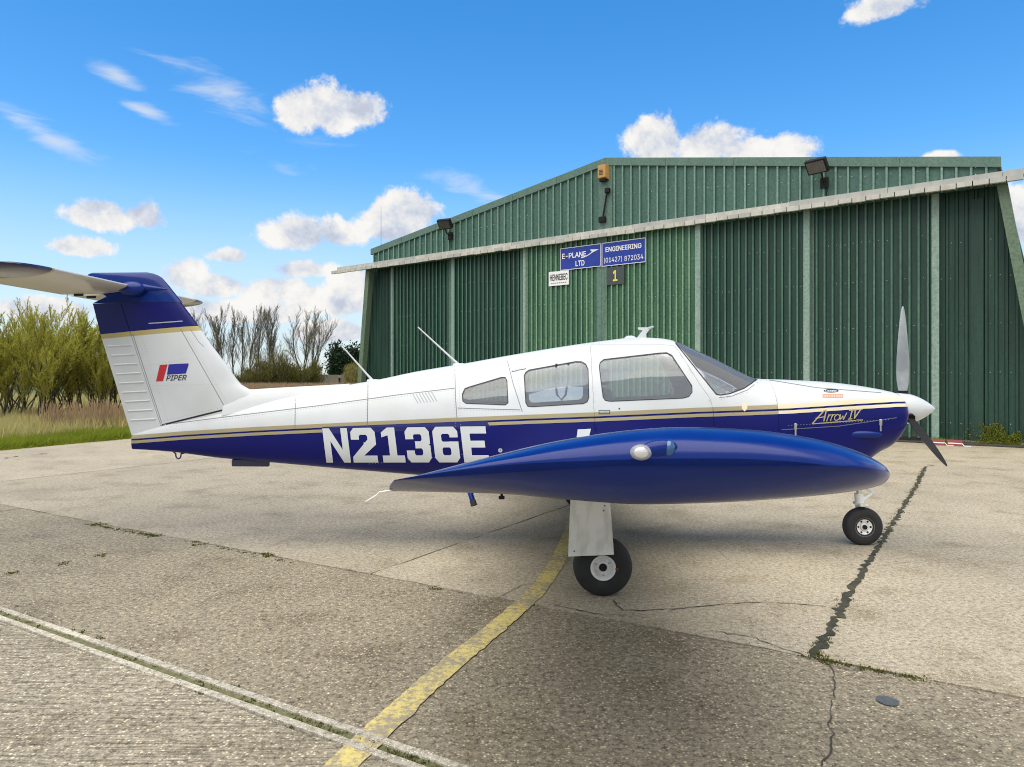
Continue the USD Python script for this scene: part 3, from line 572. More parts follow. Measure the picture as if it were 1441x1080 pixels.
# red chocks by the door
for k, (px, lab) in enumerate(((1320, 'left one of two red wheel chocks on the ground at the hangar door'), (1344, 'right one of two red wheel chocks on the ground at the hangar door'))):
    p = HM + NB * (-0.8) + U * hs(px, -0.8)
    c = thing('wheel_chock', lab, 'wheel chock', (p[0], p[1], 0), hang_deg)
    part(c, 'block', trimesh.convex.convex_hull(np.array([[x, y, z] for x in (-.15, .15) for y, z in ((-.1, 0), (.1, 0), (0.02, .14), (-.02, .14))])), mat_red)
    part(c, 'reflective_strip', bx(-0.14, 0.14, -0.075, -0.066, 0.05, 0.075), mat_signwhite)
    part(c, 'rope', tube([(0.14, -0.05, 0.07), (0.2, -0.12, 0.01), (0.27, -0.16, 0.008), (0.33, -0.1, 0.01)], 0.009, 5), mat_signwhite)

# ------------------------------------------------------------------ the aeroplane (local axes: x forward, y to its left = away, z up)
YAW = -3.0
AO = np.array([0.70, 7.113]); FW = np.array([math.cos(math.radians(YAW)), math.sin(math.radians(YAW))]); LF = np.array([-FW[1], FW[0]])
plane = thing('light_aircraft', 'blue and white low wing light aeroplane with a T tail parked on the apron', 'aeroplane', (AO[0], AO[1], 0), YAW)
eyeL = np.array([-AO @ FW, -AO @ LF, EYE])
def rayL(px, py):
    d = np.array([(px - CX) / F, 1.0]); return np.array([d @ FW, d @ LF, (HOR - py) / F])
def pl(px, py, y=0.0):
    r = rayL(px, py); k = (y - eyeL[1]) / r[1]; return eyeL + r * k
def plx(px, y=0.0): return pl(px, 500, y)[0]

#       px   top   bottom  halfwidth  zm   nu   nl
ST = [(187, 612, 632.5, .030, .5, 2.0, 2.2), (230, 598.5, 635.5, .065, .5, 2.0, 2.4), (318, 578, 646.5, .135, .5, 2.1, 2.6), (400, 559.5, 654, .205, .5, 2.1, 2.8),
      (490, 542, 662.5, .29, .46, 2.15, 3.0), (530, 535, 666, .325, .45, 2.15, 3.0), (590, 522.5, 671.5, .39, .43, 2.2, 3.0), (650, 512.5, 677, .455, .41, 2.25, 3.1), (720, 500, 683, .515, .41, 2.35, 3.2),
      (790, 488.5, 688, .55, .41, 2.45, 3.3), (850, 480, 690, .565, .41, 2.5, 3.4), (895, 475.5, 691, .57, .41, 2.5, 3.4), (925, 476.5, 691, .57, .41, 2.5, 3.4), (950, 481, 691, .57, .41, 2.5, 3.4),
      (966, 488, 691, .57, .42, 2.45, 3.4), (1000, 503.5, 690, .565, .44, 2.4, 3.4), (1030, 519, 689, .56, .48, 2.35, 3.4), (1063, 533.2, 687, .55, .52, 2.5, 3.3), (1092, 534.2, 684, .535, .52, 2.7, 3.2),
      (1150, 537, 676, .50, .53, 2.7, 3.0), (1200, 541.5, 661, .455, .54, 2.7, 2.8), (1232, 546, 641, .42, .55, 2.6, 2.6), (1250, 549.5, 631, .395, .56, 2.6, 2.6), (1259, 552, 619, .37, .52, 2.6, 2.5), (1263.5, 557, 606, .33, .5, 2.5, 2.4)]
ST = np.array(ST); sx = np.array([plx(p, -0.38 * w * min(max((p - 1150) / 90.0, 0), 1)) for p, w in ST[:, [0, 3]]])
szt = np.array([pl(p, y, 0)[2] for p, y in ST[:, :2]]); szb = np.array([pl(p, y, -0.6 * w)[2] for p, y, w in ST[:, [0, 2, 3]]])
fz_t, fz_b = PchipInterpolator(sx, szt), PchipInterpolator(sx, szb)
f_w, f_m, f_nu, f_nl = (PchipInterpolator(sx, ST[:, k]) for k in (3, 4, 5, 6))
def section(x, off=0.0, k=80):
    th = np.arange(k) / k * 2 * np.pi
    w = max(float(f_w(x)) - off, 0.01); zt = float(fz_t(x)) - off; zb = float(fz_b(x)) + off
    zm = float(fz_b(x)) + (float(fz_t(x)) - float(fz_b(x))) * float(f_m(x)); zt = max(zt, zm + .004); zb = min(zb, zm - .004)
    c, s = np.cos(th), np.sin(th); n = np.where(s >= 0, float(f_nu(x)), float(f_nl(x)))
    y = w * np.sign(c) * np.abs(c) ** (2 / n); z = np.where(s >= 0, zm + (zt - zm) * np.abs(s) ** (2 / n), zm - (zm - zb) * np.abs(s) ** (2 / n))
    return np.column_stack([np.full(k, x), y, z])
XS = np.unique(np.r_[np.linspace(sx[0], sx[-4], 110), np.linspace(sx[-4], sx[-1], 14)])
def body(off=0.0, x0=None, x1=None):
    xs = XS if x0 is None else np.r_[x0, XS[(XS > x0 + .01) & (XS < x1 - .01)], x1]
    return loft([section(x, off) for x in xs])
outer = body()
ray = trimesh.ray.ray_pyembree.RayMeshIntersector(outer) if trimesh.ray.has_embree else trimesh.ray.ray_triangle.RayMeshIntersector(outer)
def caster(mesh):
    return trimesh.ray.ray_pyembree.RayMeshIntersector(mesh) if trimesh.ray.has_embree else trimesh.ray.ray_triangle.RayMeshIntersector(mesh)
def hits(rm, mesh, P):
    """first surface points and normals seen at the picture columns and rows P"""
    D = np.array([rayL(*p) for p in P]); D /= np.linalg.norm(D, axis=1, keepdims=True)
    loc, ir, it = rm.intersects_location(np.tile(eyeL, (len(P), 1)), D, multiple_hits=False)
    out = np.full((len(P), 3), np.nan); nr = np.zeros((len(P), 3)); out[ir] = loc; nr[ir] = mesh.face_normals[it]
    return out, nr
def decal(parent, name, poly, rm, mesh, mat, off=0.0015, maxedge=7.0, label=None, world=True, kind=None):
    V, Fc, n0 = [], [], 0
    for g in geoms(poly):
        v, f = polytri(g, maxedge); h, nr = hits(rm, mesh, v[:, :2]); h = h + nr * off
        ok = ~np.isnan(h).any(1); f = f[ok[f].all(1)]
        V.append(np.nan_to_num(h)); Fc.append(f[:, ::-1] + n0); n0 += len(v)
    v, f = np.vstack(V), np.vstack(Fc)
    if len(f) == 0: return None
    used_v = np.unique(f); mp = np.full(len(v), -1); mp[used_v] = np.arange(len(used_v)); v, f = v[used_v], mp[f]
    v0, v1, v2 = v[f[:, 0]], v[f[:, 1]], v[f[:, 2]]; nn = np.cross(v1 - v0, v2 - v0); flip = (nn * (eyeL - v0)).sum(1) < 0; f[flip] = f[flip][:, ::-1]
    return part(parent, name, (v, f), mat, smooth=True, label=label, kind=kind)
# cheat line: upper edge as a function of x
CL = [(190, 612.5), (260, 607), (360, 601), (500, 594.3), (640, 588), (740, 584), (835, 580.5), (980, 574), (1050, 571.5), (1110, 569), (1200, 563), (1258, 559.5)]
ch, _ = hits(ray, outer, CL); ch = ch[~np.isnan(ch).any(1)]
def cheat(x): return np.interp(x, ch[:, 0], ch[:, 2])
fb0, fb1 = pl(143, 470.8), pl(277, 459.4)
def finband(x): return fb0[2] + (x - fb0[0]) * (fb1[2] - fb0[2]) / (fb1[0] - fb0[0])
def uv_body(v): return np.column_stack([np.full(len(v), -0.09), v[:, 2] - cheat(v[:, 0])])
def uv_fin(v): return np.column_stack([v[:, 2] - finband(v[:, 0]), v[:, 2] - cheat(v[:, 0])])

# windows (picture outlines)
WIN = {'rear': [(651, 555), (654.5, 547.5), (661, 545), (706, 531.6), (711, 532), (713, 536), (714.6, 567), (711, 569.8), (656, 567.7), (651.5, 564.5)],
       'middle': [(738, 529), (740, 524.5), (745, 521.3), (810, 509.5), (818, 509.6), (824, 513), (827.2, 520), (828.2, 560), (826, 565.5), (821, 568), (750, 572.4), (743, 571.8), (740.3, 567)],
       'front': [(843.5, 516), (845, 510.5), (850, 506.5), (928, 497.5), (938, 497), (945, 500.5), (973, 543), (973.5, 552), (969, 558), (961, 560.3), (859, 564.8), (852, 563.5), (849, 559)]}
WS = [(951, 483.8), (1008, 555.2), (1014, 556.3), (1027, 554.2), (1047, 546.8), (1058, 539.5), (1066, 532.2)]
def to_xz(P):
    h, _ = hits(ray, outer, P); bad = np.isnan(h).any(1)
    for i in np.where(bad)[0]: h[i] = pl(*P[i], 0.0)
    return h[:, [0, 2]]
def dens(P, step=5.0):
    p = Polygon(P).exterior.segmentize(step); return list(p.coords)[:-1]
def prism(xz, y0=-1.2, y1=1.2):
    c = Polygon(xz).buffer(0); c = shapely.geometry.polygon.orient(c, 1.0)
    cs = manifold3d.CrossSection([np.array(c.exterior.coords)[:-1]])
    return cs.extrude(y1 - y0).rotate((90, 0, 0)).translate((0, y1, 0))
from scipy.spatial import cKDTree
_on = np.array(trimesh.Trimesh(outer.vertices, outer.faces, process=False).vertex_normals); _kd = cKDTree(outer.vertices)
def skin_part(parent, name, mesh, mat, uv=None):
    p = part(parent, name, mesh, mat, smooth=32, uv=uv)
    v = np.array(p.GetPointsAttr().Get(), float); n = np.array(p.GetNormalsAttr().Get(), float)
    d, i = _kd.query(v, k=4); w = 1 / (d + 1e-4) ** 2; m = (_on[i] * w[..., None]).sum(1); m /= np.linalg.norm(m, axis=1, keepdims=True)
    ok = (n * m).sum(1) > 0.85; n[ok] = m[ok]; p.GetNormalsAttr().Set(Vt.Vec3fArray.FromNumpy(n.astype(np.float32))); return p
win_xz = {k: to_xz(dens(v)) for k, v in WIN.items()}
ws_xz = to_xz(WS); top_pts = [(ws_xz[-1][0] + 0.02, ws_xz[-1][1] + 0.03), (ws_xz[-1][0] + 0.02, ws_xz[0][1] + 0.2), (ws_xz[0][0] - 0.012, ws_xz[0][1] + 0.2)]
ws_poly = np.vstack([ws_xz, top_pts])
cut = manifold3d.Manifold.batch_boolean([prism(v) for v in win_xz.values()] + [prism(ws_poly)], manifold3d.OpType.Add)
xa, xb = plx(560), plx(1140)
mo = toman(outer)
cav = toman(body(0.028, xa, xb))
shell = (mo - cav) - cut
xcw = to_xz([(1092, 560)])[0][0]
cowl, shell = shell.split_by_plane((1, 0, 0), xcw)
skin_part(plane, 'engine_cowl', totri(cowl.trim_by_plane((1, 0, 0), xcw + 0.003)), mat_cowl, uv=uv_body)
door_px = [(829.5, 484.5), (833, 530), (836, 583), (837, 612), (838, 660), (1006, 660), (1005.5, 600), (1004, 578), (1000, 562), (985, 541), (968, 514), (949, 486)]
dxz = to_xz(door_px); dxz[0][1] += 0.0
dp = Polygon(dxz).buffer(-0.05).buffer(0.05)
door_p = prism(np.array(dp.exterior.coords)[:-1], -1.2, -0.2)
door_in = prism(np.array(dp.buffer(-0.0022).exterior.coords)[:-1], -1.2, -0.2)
dr = skin_part(plane, 'cabin_door', totri(shell ^ door_in), mat_livery, uv=uv_body)
skin_part(plane, 'fuselage', totri(shell - door_p), mat_livery, uv=uv_body)
lin = (toman(body(0.030, xa + .05, xb - .05)) - toman(body(0.038, xa + .08, xb - .08))) - cut
lz = float(fz_b(0.3)) + 0.06
part(plane, 'cabin_lining', totri(lin), mat_lining, smooth=32)
skin = toman(body(0.003)) - toman(body(0.0075))
for k, v in list(win_xz.items()) + [('windscreen', ws_poly)]:
    pr = skin ^ prism(v)
    for comp in pr.decompose():
        if comp.volume() > 1e-5: part(plane, 'windscreen' if k == 'windscreen' else 'window', totri(comp), mat_screen if k == 'windscreen' else mat_glass, smooth=40)
# window seals
for k, v in WIN.items():
    p = Polygon(v); part_ = decal(plane, 'window_seal', p.buffer(0.9).difference(p.buffer(-0.15)), ray, outer, mat_seal, 0.002, 5)
wsl = LineString(WS).buffer(0.75); decal(plane, 'windscreen_seal', wsl, ray, outer, mat_seal, 0.002, 5)
mat_dash = pbr('dash_black', (0.03, 0.03, 0.032), (0.045, 0.045, 0.047), 20, 0.85)
# cabin: floor, panel, glare shield, seats, yokes
fl_x0, fl_x1 = plx(660), plx(1085)
part(plane, 'cabin_floor', bx(fl_x0, fl_x1, -0.40, 0.40, lz + 0.06, lz + 0.09), mat_seat)
px_p = plx(1005); zsill = ws_xz[2][1]
part(plane, 'instrument_panel', bx(px_p, px_p + 0.06, -0.47, 0.47, zsill - 0.36, zsill + 0.01), mat_print)
part(plane, 'glare_shield', totri(toman(body(0.042, px_p - 0.06, plx(1120))) ^ prism([(px_p - .05, zsill - .12), (px_p - .05, zsill + .004), to_xz([(1047, 548.5)])[0], to_xz([(1061, 538)])[0], to_xz([(1088, 540)])[0], (plx(1100), zsill - .12)])), mat_dash, smooth=30)
seatx = [(plx(868, -.3), 0.27, 'pilot'), (plx(868, -.3), -0.27, ''), (plx(742, -.2), 0.25, ''), (plx(742, -.2), -0.25, '')]
for X, Y, _ in seatx:
    s_ = UsdGeom.Xform.Define(stage, numbered(str(plane.GetPath()), 'seat'))
    part(s_, 'cushion', rbox((X + 0.24, Y, lz + 0.33), (0.5, 0.44, 0.16), 0.06), mat_seat, smooth=40)
    part(s_, 'backrest', rot(rbox((X, Y, lz + 0.62), (0.13, 0.44, 0.62), 0.06), -12, [0, 1, 0], (X, Y, lz + 0.3)), mat_seat, smooth=40)
    if X > -0.4: part(s_, 'headrest', rbox((X - 0.12, Y, lz + 1.02), (0.09, 0.24, 0.16), 0.04), mat_seat, smooth=40)
for Y in (-0.25, 0.25):
    a = np.linspace(0.15 * np.pi, 1.85 * np.pi, 14); c = np.array([px_p - 0.16, Y, zsill - 0.06])
    ring = np.column_stack([np.full(14, c[0]), c[1] + 0.13 * np.sin(a), c[2] + 0.09 * np.cos(a)])
    part(plane, 'control_yoke', cat([tube(ring, 0.013, 6), tube([c, c + np.array([0.2, 0, -0.02])], 0.014, 6), tube([c + [0, -0.11, 0], c + [0, 0.11, 0]], 0.013, 6)]), mat_print, smooth=40)
hsx = plx(935, -.1)
a = np.linspace(0, np.pi, 12); part(plane, 'headset', cat([tube(np.column_stack([hsx + 0.07 * np.cos(a), np.full(12, -0.12), zsill + 0.03 + 0.10 * np.sin(a)]), 0.01, 6), rbox((hsx - 0.07, -0.12, zsill + 0.02), (0.035, 0.06, 0.09), 0.015), rbox((hsx + 0.07, -0.12, zsill + 0.02), (0.035, 0.06, 0.09), 0.015)]), pbr('headset_grey', (0.3, 0.31, 0.32), None, 5, 0.5))
part(plane, 'seat_belt', tube([pl(p_, q_, -0.40) for p_, q_ in ((783, 512), (781, 535), (784, 556), (790, 563), (796, 556), (799, 535), (800, 512))], 0.012, 6), mat_seat, smooth=40)
part(plane, 'windscreen_post', tube([(x, 0, float(fz_t(x)) - 0.02) for x in np.linspace(plx(960), plx(1058), 8)], 0.014, 6), mat_white, smooth=40)
part(plane, 'compass', rbox((plx(990), 0.0, float(fz_t(plx(990))) - 0.10), (0.07, 0.08, 0.09), 0.02), mat_print)

# ---- paint over: registration, name, small marks (flat print laid on the skin)
def oct_glyph(ch):
    """block capitals in a unit box 0..1 x 0..1 (y up), stroke .26"""
    t = 0.13; L = lambda *p: LineString(p)
    b = dict(cap_style='flat', join_style='bevel')
    if ch == 'N': return unary_union([sbox(0, 0, .27, 1), sbox(.73, 0, 1, 1), Polygon([(0, 1), (.27, 1), (1, 0), (.73, 0)])])
    if ch == '1': return unary_union([sbox(.36, 0, .68, 1), sbox(.04, 0, 1, .2), Polygon([(.36, 1), (.08, .86), (.08, .72), (.36, .78)])])
    if ch == 'E': return unary_union([sbox(0, 0, .34, 1), sbox(0, .8, 1, 1), sbox(0, .41, .9, .60), sbox(0, 0, 1, .2)])
    rnd = lambda p, r=0.1: p.buffer(-r).buffer(2 * r).buffer(-r)
    O = lambda x0, y0, x1, y1, c=0.14: Polygon([(x0 + c, y0), (x1 - c, y0), (x1, y0 + c * .9), (x1, y1 - c * .9), (x1 - c, y1), (x0 + c, y1), (x0, y1 - c * .9), (x0, y0 + c * .9)])
    if ch == '6': return O(0, 0, 1, 1).difference(O(.33, .2, .67, .42, .05)).difference(O(.33, .58, .67, .80, .05)).difference(sbox(.60, .585, 1.1, .70))
    if ch == '3': return O(0, 0, 1, 1).difference(O(.33, .2, .67, .40, .05)).difference(O(.33, .6, .67, .80, .05)).difference(sbox(-.1, .34, .38, .66)).difference(Polygon([(1.1, .44), (.93, .5), (1.1, .56)]))
    if ch == '2': return unary_union([O(0, .5, 1, 1).difference(O(.33, .58, .67, .80, .05)).difference(sbox(-.1, .4, .5, .66)), Polygon([(.67, .66), (1, .66), (1, .52), (.46, .2), (1, .2), (1, 0), (0, 0), (0, .16)])])
boxes = {'N': (456.5, 491), '2': (495, 529.5), '1': (535.5, 568), '3': (571.5, 605.5), '6': (610.5, 645.5), 'E': (650.5, 686)}
def bil(p, x0, x1):
    def fn(x, y):
        u, v = np.asarray(x), np.asarray(y); cx = x0 + u * (x1 - x0)
        top = 603.2 - (cx - 455) * 0.0135; bot = 651.2 - (cx - 455) * 0.002
        return cx + (0.5 - v) * 6.0, bot + (top - bot) * v
    return shapely.transform(p, lambda a: np.column_stack(fn(a[:, 0], a[:, 1])))
strip = Polygon([(453.5, 600.9), (453.5, 605), (560, 602.5), (686.5, 597.0), (684.5, 591.5), (560, 596.6)])
decal(plane, 'registration_ground', Polygon([(453.5, 601.2), (453.5, 611), (560, 607), (690, 601.5), (684.5, 592.0), (560, 597.0)]), ray, outer, mat_navyreg := pbr('registration_blue', BLUE, None, 4, 0.22, coat=0.5), 0.0010, 8)
for chx, (x0, x1) in boxes.items():
    decal(plane, 'registration_letter', bil(oct_glyph(chx).segmentize(0.2), x0, x1), ray, outer, mat_white, 0.002, 6)
def pxtext(s, x0, y0, x1, y1, bold=True, shear=0.0, slope=0.0):
    """text filling the picture box (y0 top, y1 bottom)"""
    p = text_poly(s, 1.0, bold); bx0, by0, bx1, by1 = p.bounds
    def fn(a):
        u = (a[:, 0] - bx0) / (bx1 - bx0); v = (a[:, 1] - by0) / (by1 - by0); X = x0 + u * (x1 - x0) + v * shear
        return np.column_stack([X, y1 - v * (y1 - y0) + slope * (X - x0)])
    return shapely.transform(p, fn)
def poly(*p): return Polygon(p)
def scr(*strokes, w=0.62):
    return unary_union([LineString([(1120 + x / 5.4, 500 + y / 5.4) for x, y in s]).buffer(w) for s in strokes])
oo = [(312 + 19 * math.cos(q) - 6 * math.sin(q), 474 + 22 * math.sin(q)) for q in np.linspace(0, 2 * math.pi, 18)]
decal(plane, 'name_lettering', unary_union([scr([(125, 520), (214, 421), (230, 421), (212, 500)], w=0.85), scr([(152, 480), (222, 468)], [(233, 502), (250, 452)], [(243, 474), (254, 457), (268, 453)], [(262, 500), (278, 451)], [(270, 472), (283, 455), (297, 451)], oo, [(337, 452), (334, 492), (357, 463), (360, 490), (385, 441)])]), ray, outer, mat_gold, 0.002, 4)
decal(plane, 'name_lettering', unary_union([scr([(427, 420), (410, 484)], [(450, 420), (444, 480), (490, 415)], w=0.8), scr([(405, 420), (503, 412)], [(398, 487), (424, 484)])]), ray, outer, mat_gold, 0.002, 4)
decal(plane, 'name_underline', poly((1143, 596.2), (1204, 591.4), (1204, 592.6), (1143, 597.4)), ray, outer, mat_gold, 0.002, 8)
decal(plane, 'maker_lettering', pxtext('PIPER', 1205, 590.5, 1214, 593, True, 0.6, -0.03), ray, outer, mat_gold, 0.002, 4)
ov = affinity.scale(Point(1169.5, 550.3).buffer(1, 24), 10.6, 2.5); ov2 = pxtext('Lonestar', 1161.5, 548.8, 1177.5, 551.6, True)
decal(plane, 'oval_badge', ov.difference(ov2.buffer(0.12)), ray, outer, mat_print, 0.002, 4)
decal(plane, 'salmon_notice', sbox(1157.5, 554.8, 1186, 560).difference(unary_union([sbox(1160 + 3.3 * k, 556.3, 1162 + 3.3 * k, 558.4) for k in range(8)])), ray, outer, mat_salmon, 0.002, 5)
decal(plane, 'crest_badge', poly((1043.5, 568.5), (1047.5, 566.8), (1051.6, 568.5), (1051.6, 575.5), (1047.7, 579.5), (1043.6, 575.5)), ray, outer, mat_cream, 0.003, 4)
decal(plane, 'step_notice', poly((813, 604.5), (831.5, 603.7), (829.8, 611), (829, 614.6), (811.5, 615.5)), ray, outer, mat_white, 0.002, 6)
# panel seams and rivets
def seam(pts, w=0.42, mat=mat_seam, name='panel_seam', rm=None, ms=None): return decal(plane, name, LineString(pts).buffer(w, cap_style='flat'), rm or ray, ms if ms is not None else outer, mat, 0.0012, 6)
seams = [[(640, 516), (641, 560), (643, 588)], [(240, 597), (330, 585.5), (450, 571), (560, 556), (640, 546.5)], [(714, 508), (722, 540), (735, 580)],
         [(644, 574.5), (690, 576), (732, 577)], 
         [(1100, 605), (1180, 600), (1262, 588)], [(518, 539), (517, 600)], [(416, 557), (415, 603)], [(1012, 560), (1030, 557.5), (1052, 549), (1070, 535)], [(1082, 535), (1150, 546), (1240, 553)]]
for s_ in seams: seam(s_, 0.44)
rv = []
def rrow(p0, p1, step=4.2):
    n = max(2, int(math.hypot(p1[0] - p0[0], p1[1] - p0[1]) / step)); rv.extend([(p0[0] + (p1[0] - p0[0]) * k / n, p0[1] + (p1[1] - p0[1]) * k / n) for k in range(n + 1)])
for a_, b_ in [((636, 517), (641, 600)), ((645, 515), (648, 598)), ((720, 503), (735, 560)), ((240, 600), (636, 549)), ((517, 542), (516, 598)), ((416, 560), (415, 600)), ((318, 582), (318, 603)), ((645, 577), (730, 579)), ((1015, 562), (1050, 553)), ((1052, 552), (1072, 538)), ((1086, 545), (1094, 568)), ((1110, 599), (1250, 591)), ((650, 640), (520, 653)), ((818, 486), (900, 478)), ((660, 520), (800, 493))]: rrow(a_, b_)
decal(plane, 'rivets', unary_union([Point(p).buffer(0.5, 4) for p in rv]), ray, outer, mat_rivet, 0.0012, 9, kind='stuff')
for k in range(7): seam([(581 + k * 4.4, 555 - k * 0.55), (588.5 + k * 4.4, 568 - k * 0.5)], 0.55, mat_seal if k % 2 == 9 else mat_rivet, 'vent_louvre')
# door handle, key lock, latches
decal(plane, 'door_handle', sbox(842.5, 577.5, 858.5, 583).difference(sbox(843.4, 578.3, 857.6, 582.2)), ray, outer, mat_print, 0.002, 6); decal(plane, 'door_handle_grip', sbox(844, 579.5, 857, 581), ray, outer, mat_metal, 0.004, 6)
decal(plane, 'upper_latch', LineString([(721, 523), (729, 520.5), (739, 519)]).buffer(1.0), ray, outer, mat_seam, 0.004, 5); decal(plane, 'upper_latch', LineString([(722, 522.8), (729, 520.6), (738, 519.2)]).buffer(.5), ray, outer, mat_white, 0.006, 5)
decal(plane, 'door_lock', Point(871.5, 575.5).buffer(1.1), ray, outer, mat_print, 0.003, 4)
def skinpt(px, py):
    h, n_ = hits(ray, outer, [(px, py)]); return h[0], n_[0]
for px, py in ((1119, 601), (1238.5, 595)):
    h, n_ = skinpt(px, py)
    l_ = part(plane, 'cowl_latch', mv(rbox((0, 0, 0), (0.026, 0.02, 0.062), 0.006), h + n_ * 0.006), mat_metal, smooth=40)
    part(l_, 'latch_tongue', mv(rbox((0, 0, 0), (0.016, 0.016, 0.05), 0.005), h + n_ * 0.006 + np.array([0, 0, -0.055])), mat_metal, smooth=40)
h, n_ = skinpt(704, 634); part(plane, 'static_port', mv(revolve([(0, -.012), (.02, -.012), (.02, .004), (.008, .004), (.008, 0), (0, 0)], 'y', 16), h), mat_metal)
# side bulge on the lower cowl
h0, n0 = skinpt(1193, 614); h1, n1 = skinpt(1234, 609.5)
part(plane, 'cowl_bulge', rot(mv(trimesh.creation.icosphere(subdivisions=3).apply_scale((abs(h1[0] - h0[0]) * 0.62, 0.03, 0.035)), (h0 + h1) / 2 + [0, 0.0, 0]), -3, [0, 0, 1], (h0 + h1) / 2), mat_blue, smooth=True)

# ---- propeller and spinner
hubx = plx(1266); axz = pl(1290, 575.5)[2]
prop = UsdGeom.Xform.Define(stage, numbered(str(plane.GetPath()), 'propeller'))
tipx = plx(1315); R0 = 0.155; LS = tipx - hubx + 0.01
prof = [(0, LS)] + [(R0 * (1 - (1 - s) ** 1.7) ** 0.88 if False else R0 * math.sin(math.pi / 2 * s) ** 0.85, LS * (1 - s) ** 1.0 * (0.12 + 0.88 * 1) ) for s in np.linspace(0.06, 1, 16)] + [(R0 * 0.99, -0.035), (0, -0.035)]
sp_ = revolve(prof, 'x', 40)
if sp_.bounds[1][0] < 0.2: sp_.apply_transform(trimesh.transformations.rotation_matrix(math.pi, [0, 0, 1]))
sp_ = mv(sp_, (hubx, 0, axz))
def blade(length, ang, wide=1.0):
    """a twisted blade along +z, then turned by ang about the shaft (x)"""
    rings = []
    for r_, ch_, th_, tw in [(0.05, .06, .05, 98), (0.14, .066, .046, 97), (0.2, .092, .034, 95), (0.28, .118, .026, 93), (0.38, .126, .020, 91), (0.5, .120, .016, 88), (0.62, .107, .013, 85), (0.74, .090, .011, 82), (0.85, .069, .009, 80), (0.93, .048, .007, 78), (0.975, .030, .005, 77), (0.994, .016, .004, 77), (1.0, .005, .002, 77)]:
        a = np.linspace(0, 2 * np.pi, 20, endpoint=False); y = ch_ * wide / 2 * np.cos(a); x = th_ / 2 * np.sin(a) + 0.006 * (1 - np.cos(a) ** 2)
        t = math.radians(tw)
        rings.append(np.column_stack([x * math.cos(t) + y * math.sin(t), -x * math.sin(t) + y * math.cos(t), np.full(20, r_ * length)]))
    m = loft(rings); m.apply_transform(trimesh.transformations.rotation_matrix(ang, [1, 0, 0])); m.apply_translation((hubx + 0.03, 0, axz)); return m
part(prop, 'spinner', sp_, mat_white, smooth=45)
part(prop, 'blade', blade(1.0, 0.0), mat_propface, smooth=45)
part(prop, 'blade', blade(0.90, math.radians(121), 0.72), mat_black, smooth=45, label='black rear face of the lower blade')
part(prop, 'blade', blade(0.90, math.radians(-121), 0.72), mat_black, smooth=45)
for s in (0, 121, -121):
    part(prop, 'blade_cuff', mv(rot(tube([(0, 0, 0.10), (0, 0, 0.175)], 0.045, 14), s, [1, 0, 0]), (hubx + 0.03, 0, axz)), mat_black, smooth=40)
part(plane, 'nose_bowl', mv(revolve([(0, 0), (.105, 0), (.105, .05), (0, .05)], 'x', 24), (hubx - 0.075, 0, axz)), mat_black)

# ---- fin, rudder, tail plane
LEt = [(352, 548.5), (340, 542), (332, 532.5), (321, 516), (300, 489), (280, 459.5), (258, 430), (240, 406.5), (228, 392), (219, 386), (208, 383.6)]
TEt = [(187.5, 632), (185.7, 613.8), (141.6, 470.6), (131, 428.5), (128, 416)]
HNG = [(230, 606), (228, 598), (186, 467.5), (172, 424)]
lez = np.array([pl(*p) for p in LEt]); tez = np.array([pl(*p) for p in TEt]); hgz = np.array([pl(*p) for p in HNG])
def LEx(z): return float(np.interp(z, lez[:, 2], lez[:, 0]))
def TEx(z): return float(np.interp(z, tez[:, 2], tez[:, 0]))
def HGx(z): return float(np.interp(z, hgz[:, 2], hgz[:, 0]))
def airfoil(k=26, thick=1.0):
    """closed loop: x 0 (leading edge) .. 1, half thickness ~0.5*thick at 30 %"""
    b = (1 - np.cos(np.linspace(0, np.pi, k))) / 2
    t = 5 * thick * (0.2969 * np.sqrt(b) - 0.126 * b - 0.3516 * b ** 2 + 0.2843 * b ** 3 - 0.1036 * b ** 4)
    return b, t
def vring(z, x_le, x_te, half, xa=None, xb=None, k=26):
    """horizontal slice of the fin between x_a (fore) and x_b (aft)"""
    xa = x_le if xa is None else xa; xb = x_te if xb is None else xb
    b = (1 - np.cos(np.linspace(0, np.pi, k))) / 2; X = xa + (xb - xa) * b
    c = np.clip((x_le - X) / max(x_le - x_te, 1e-6), 0, 1); h = half * (0.2969 * np.sqrt(c) - 0.126 * c - 0.3516 * c ** 2 + 0.2843 * c ** 3 - 0.1036 * c ** 4) / 0.1 * 2 * 0.5 + 0.003
    return np.vstack([np.column_stack([X, h, np.full(k, z)]), np.column_stack([X[::-1], -h[::-1], np.full(k, z)])])
def half_of(z): return float(np.interp(z, [lez[0, 2], lez[-1, 2]], [0.060, 0.052]))
z_bot, z_st = pl(228, 612)[2], pl(160, 421)[2]
zcap0 = pl(131, 427.5)[2]
zs = np.linspace(pl(318, 592)[2] - 0.05, zcap0, 40)
def dors(z):  # low slices run forward into the dorsal fillet
    return LEx(z) if z > lez[0, 2] else LEx(lez[0, 2]) + (lez[0, 2] - z) * 2.0
fin = loft([vring(z, dors(z), TEx(z), half_of(z), dors(z), HGx(z) + 0.003) for z in zs])
part(plane, 'fin', fin, mat_livery, smooth=35, uv=uv_fin)
zr = np.linspace(pl(187, 629)[2], zcap0, 40)
rud = loft([vring(z, dors(z), TEx(z), half_of(z), HGx(z) - 0.003, TEx(z), 12) for z in zr])
rp = part(plane, 'rudder', rud, mat_livery, smooth=35, uv=uv_fin)
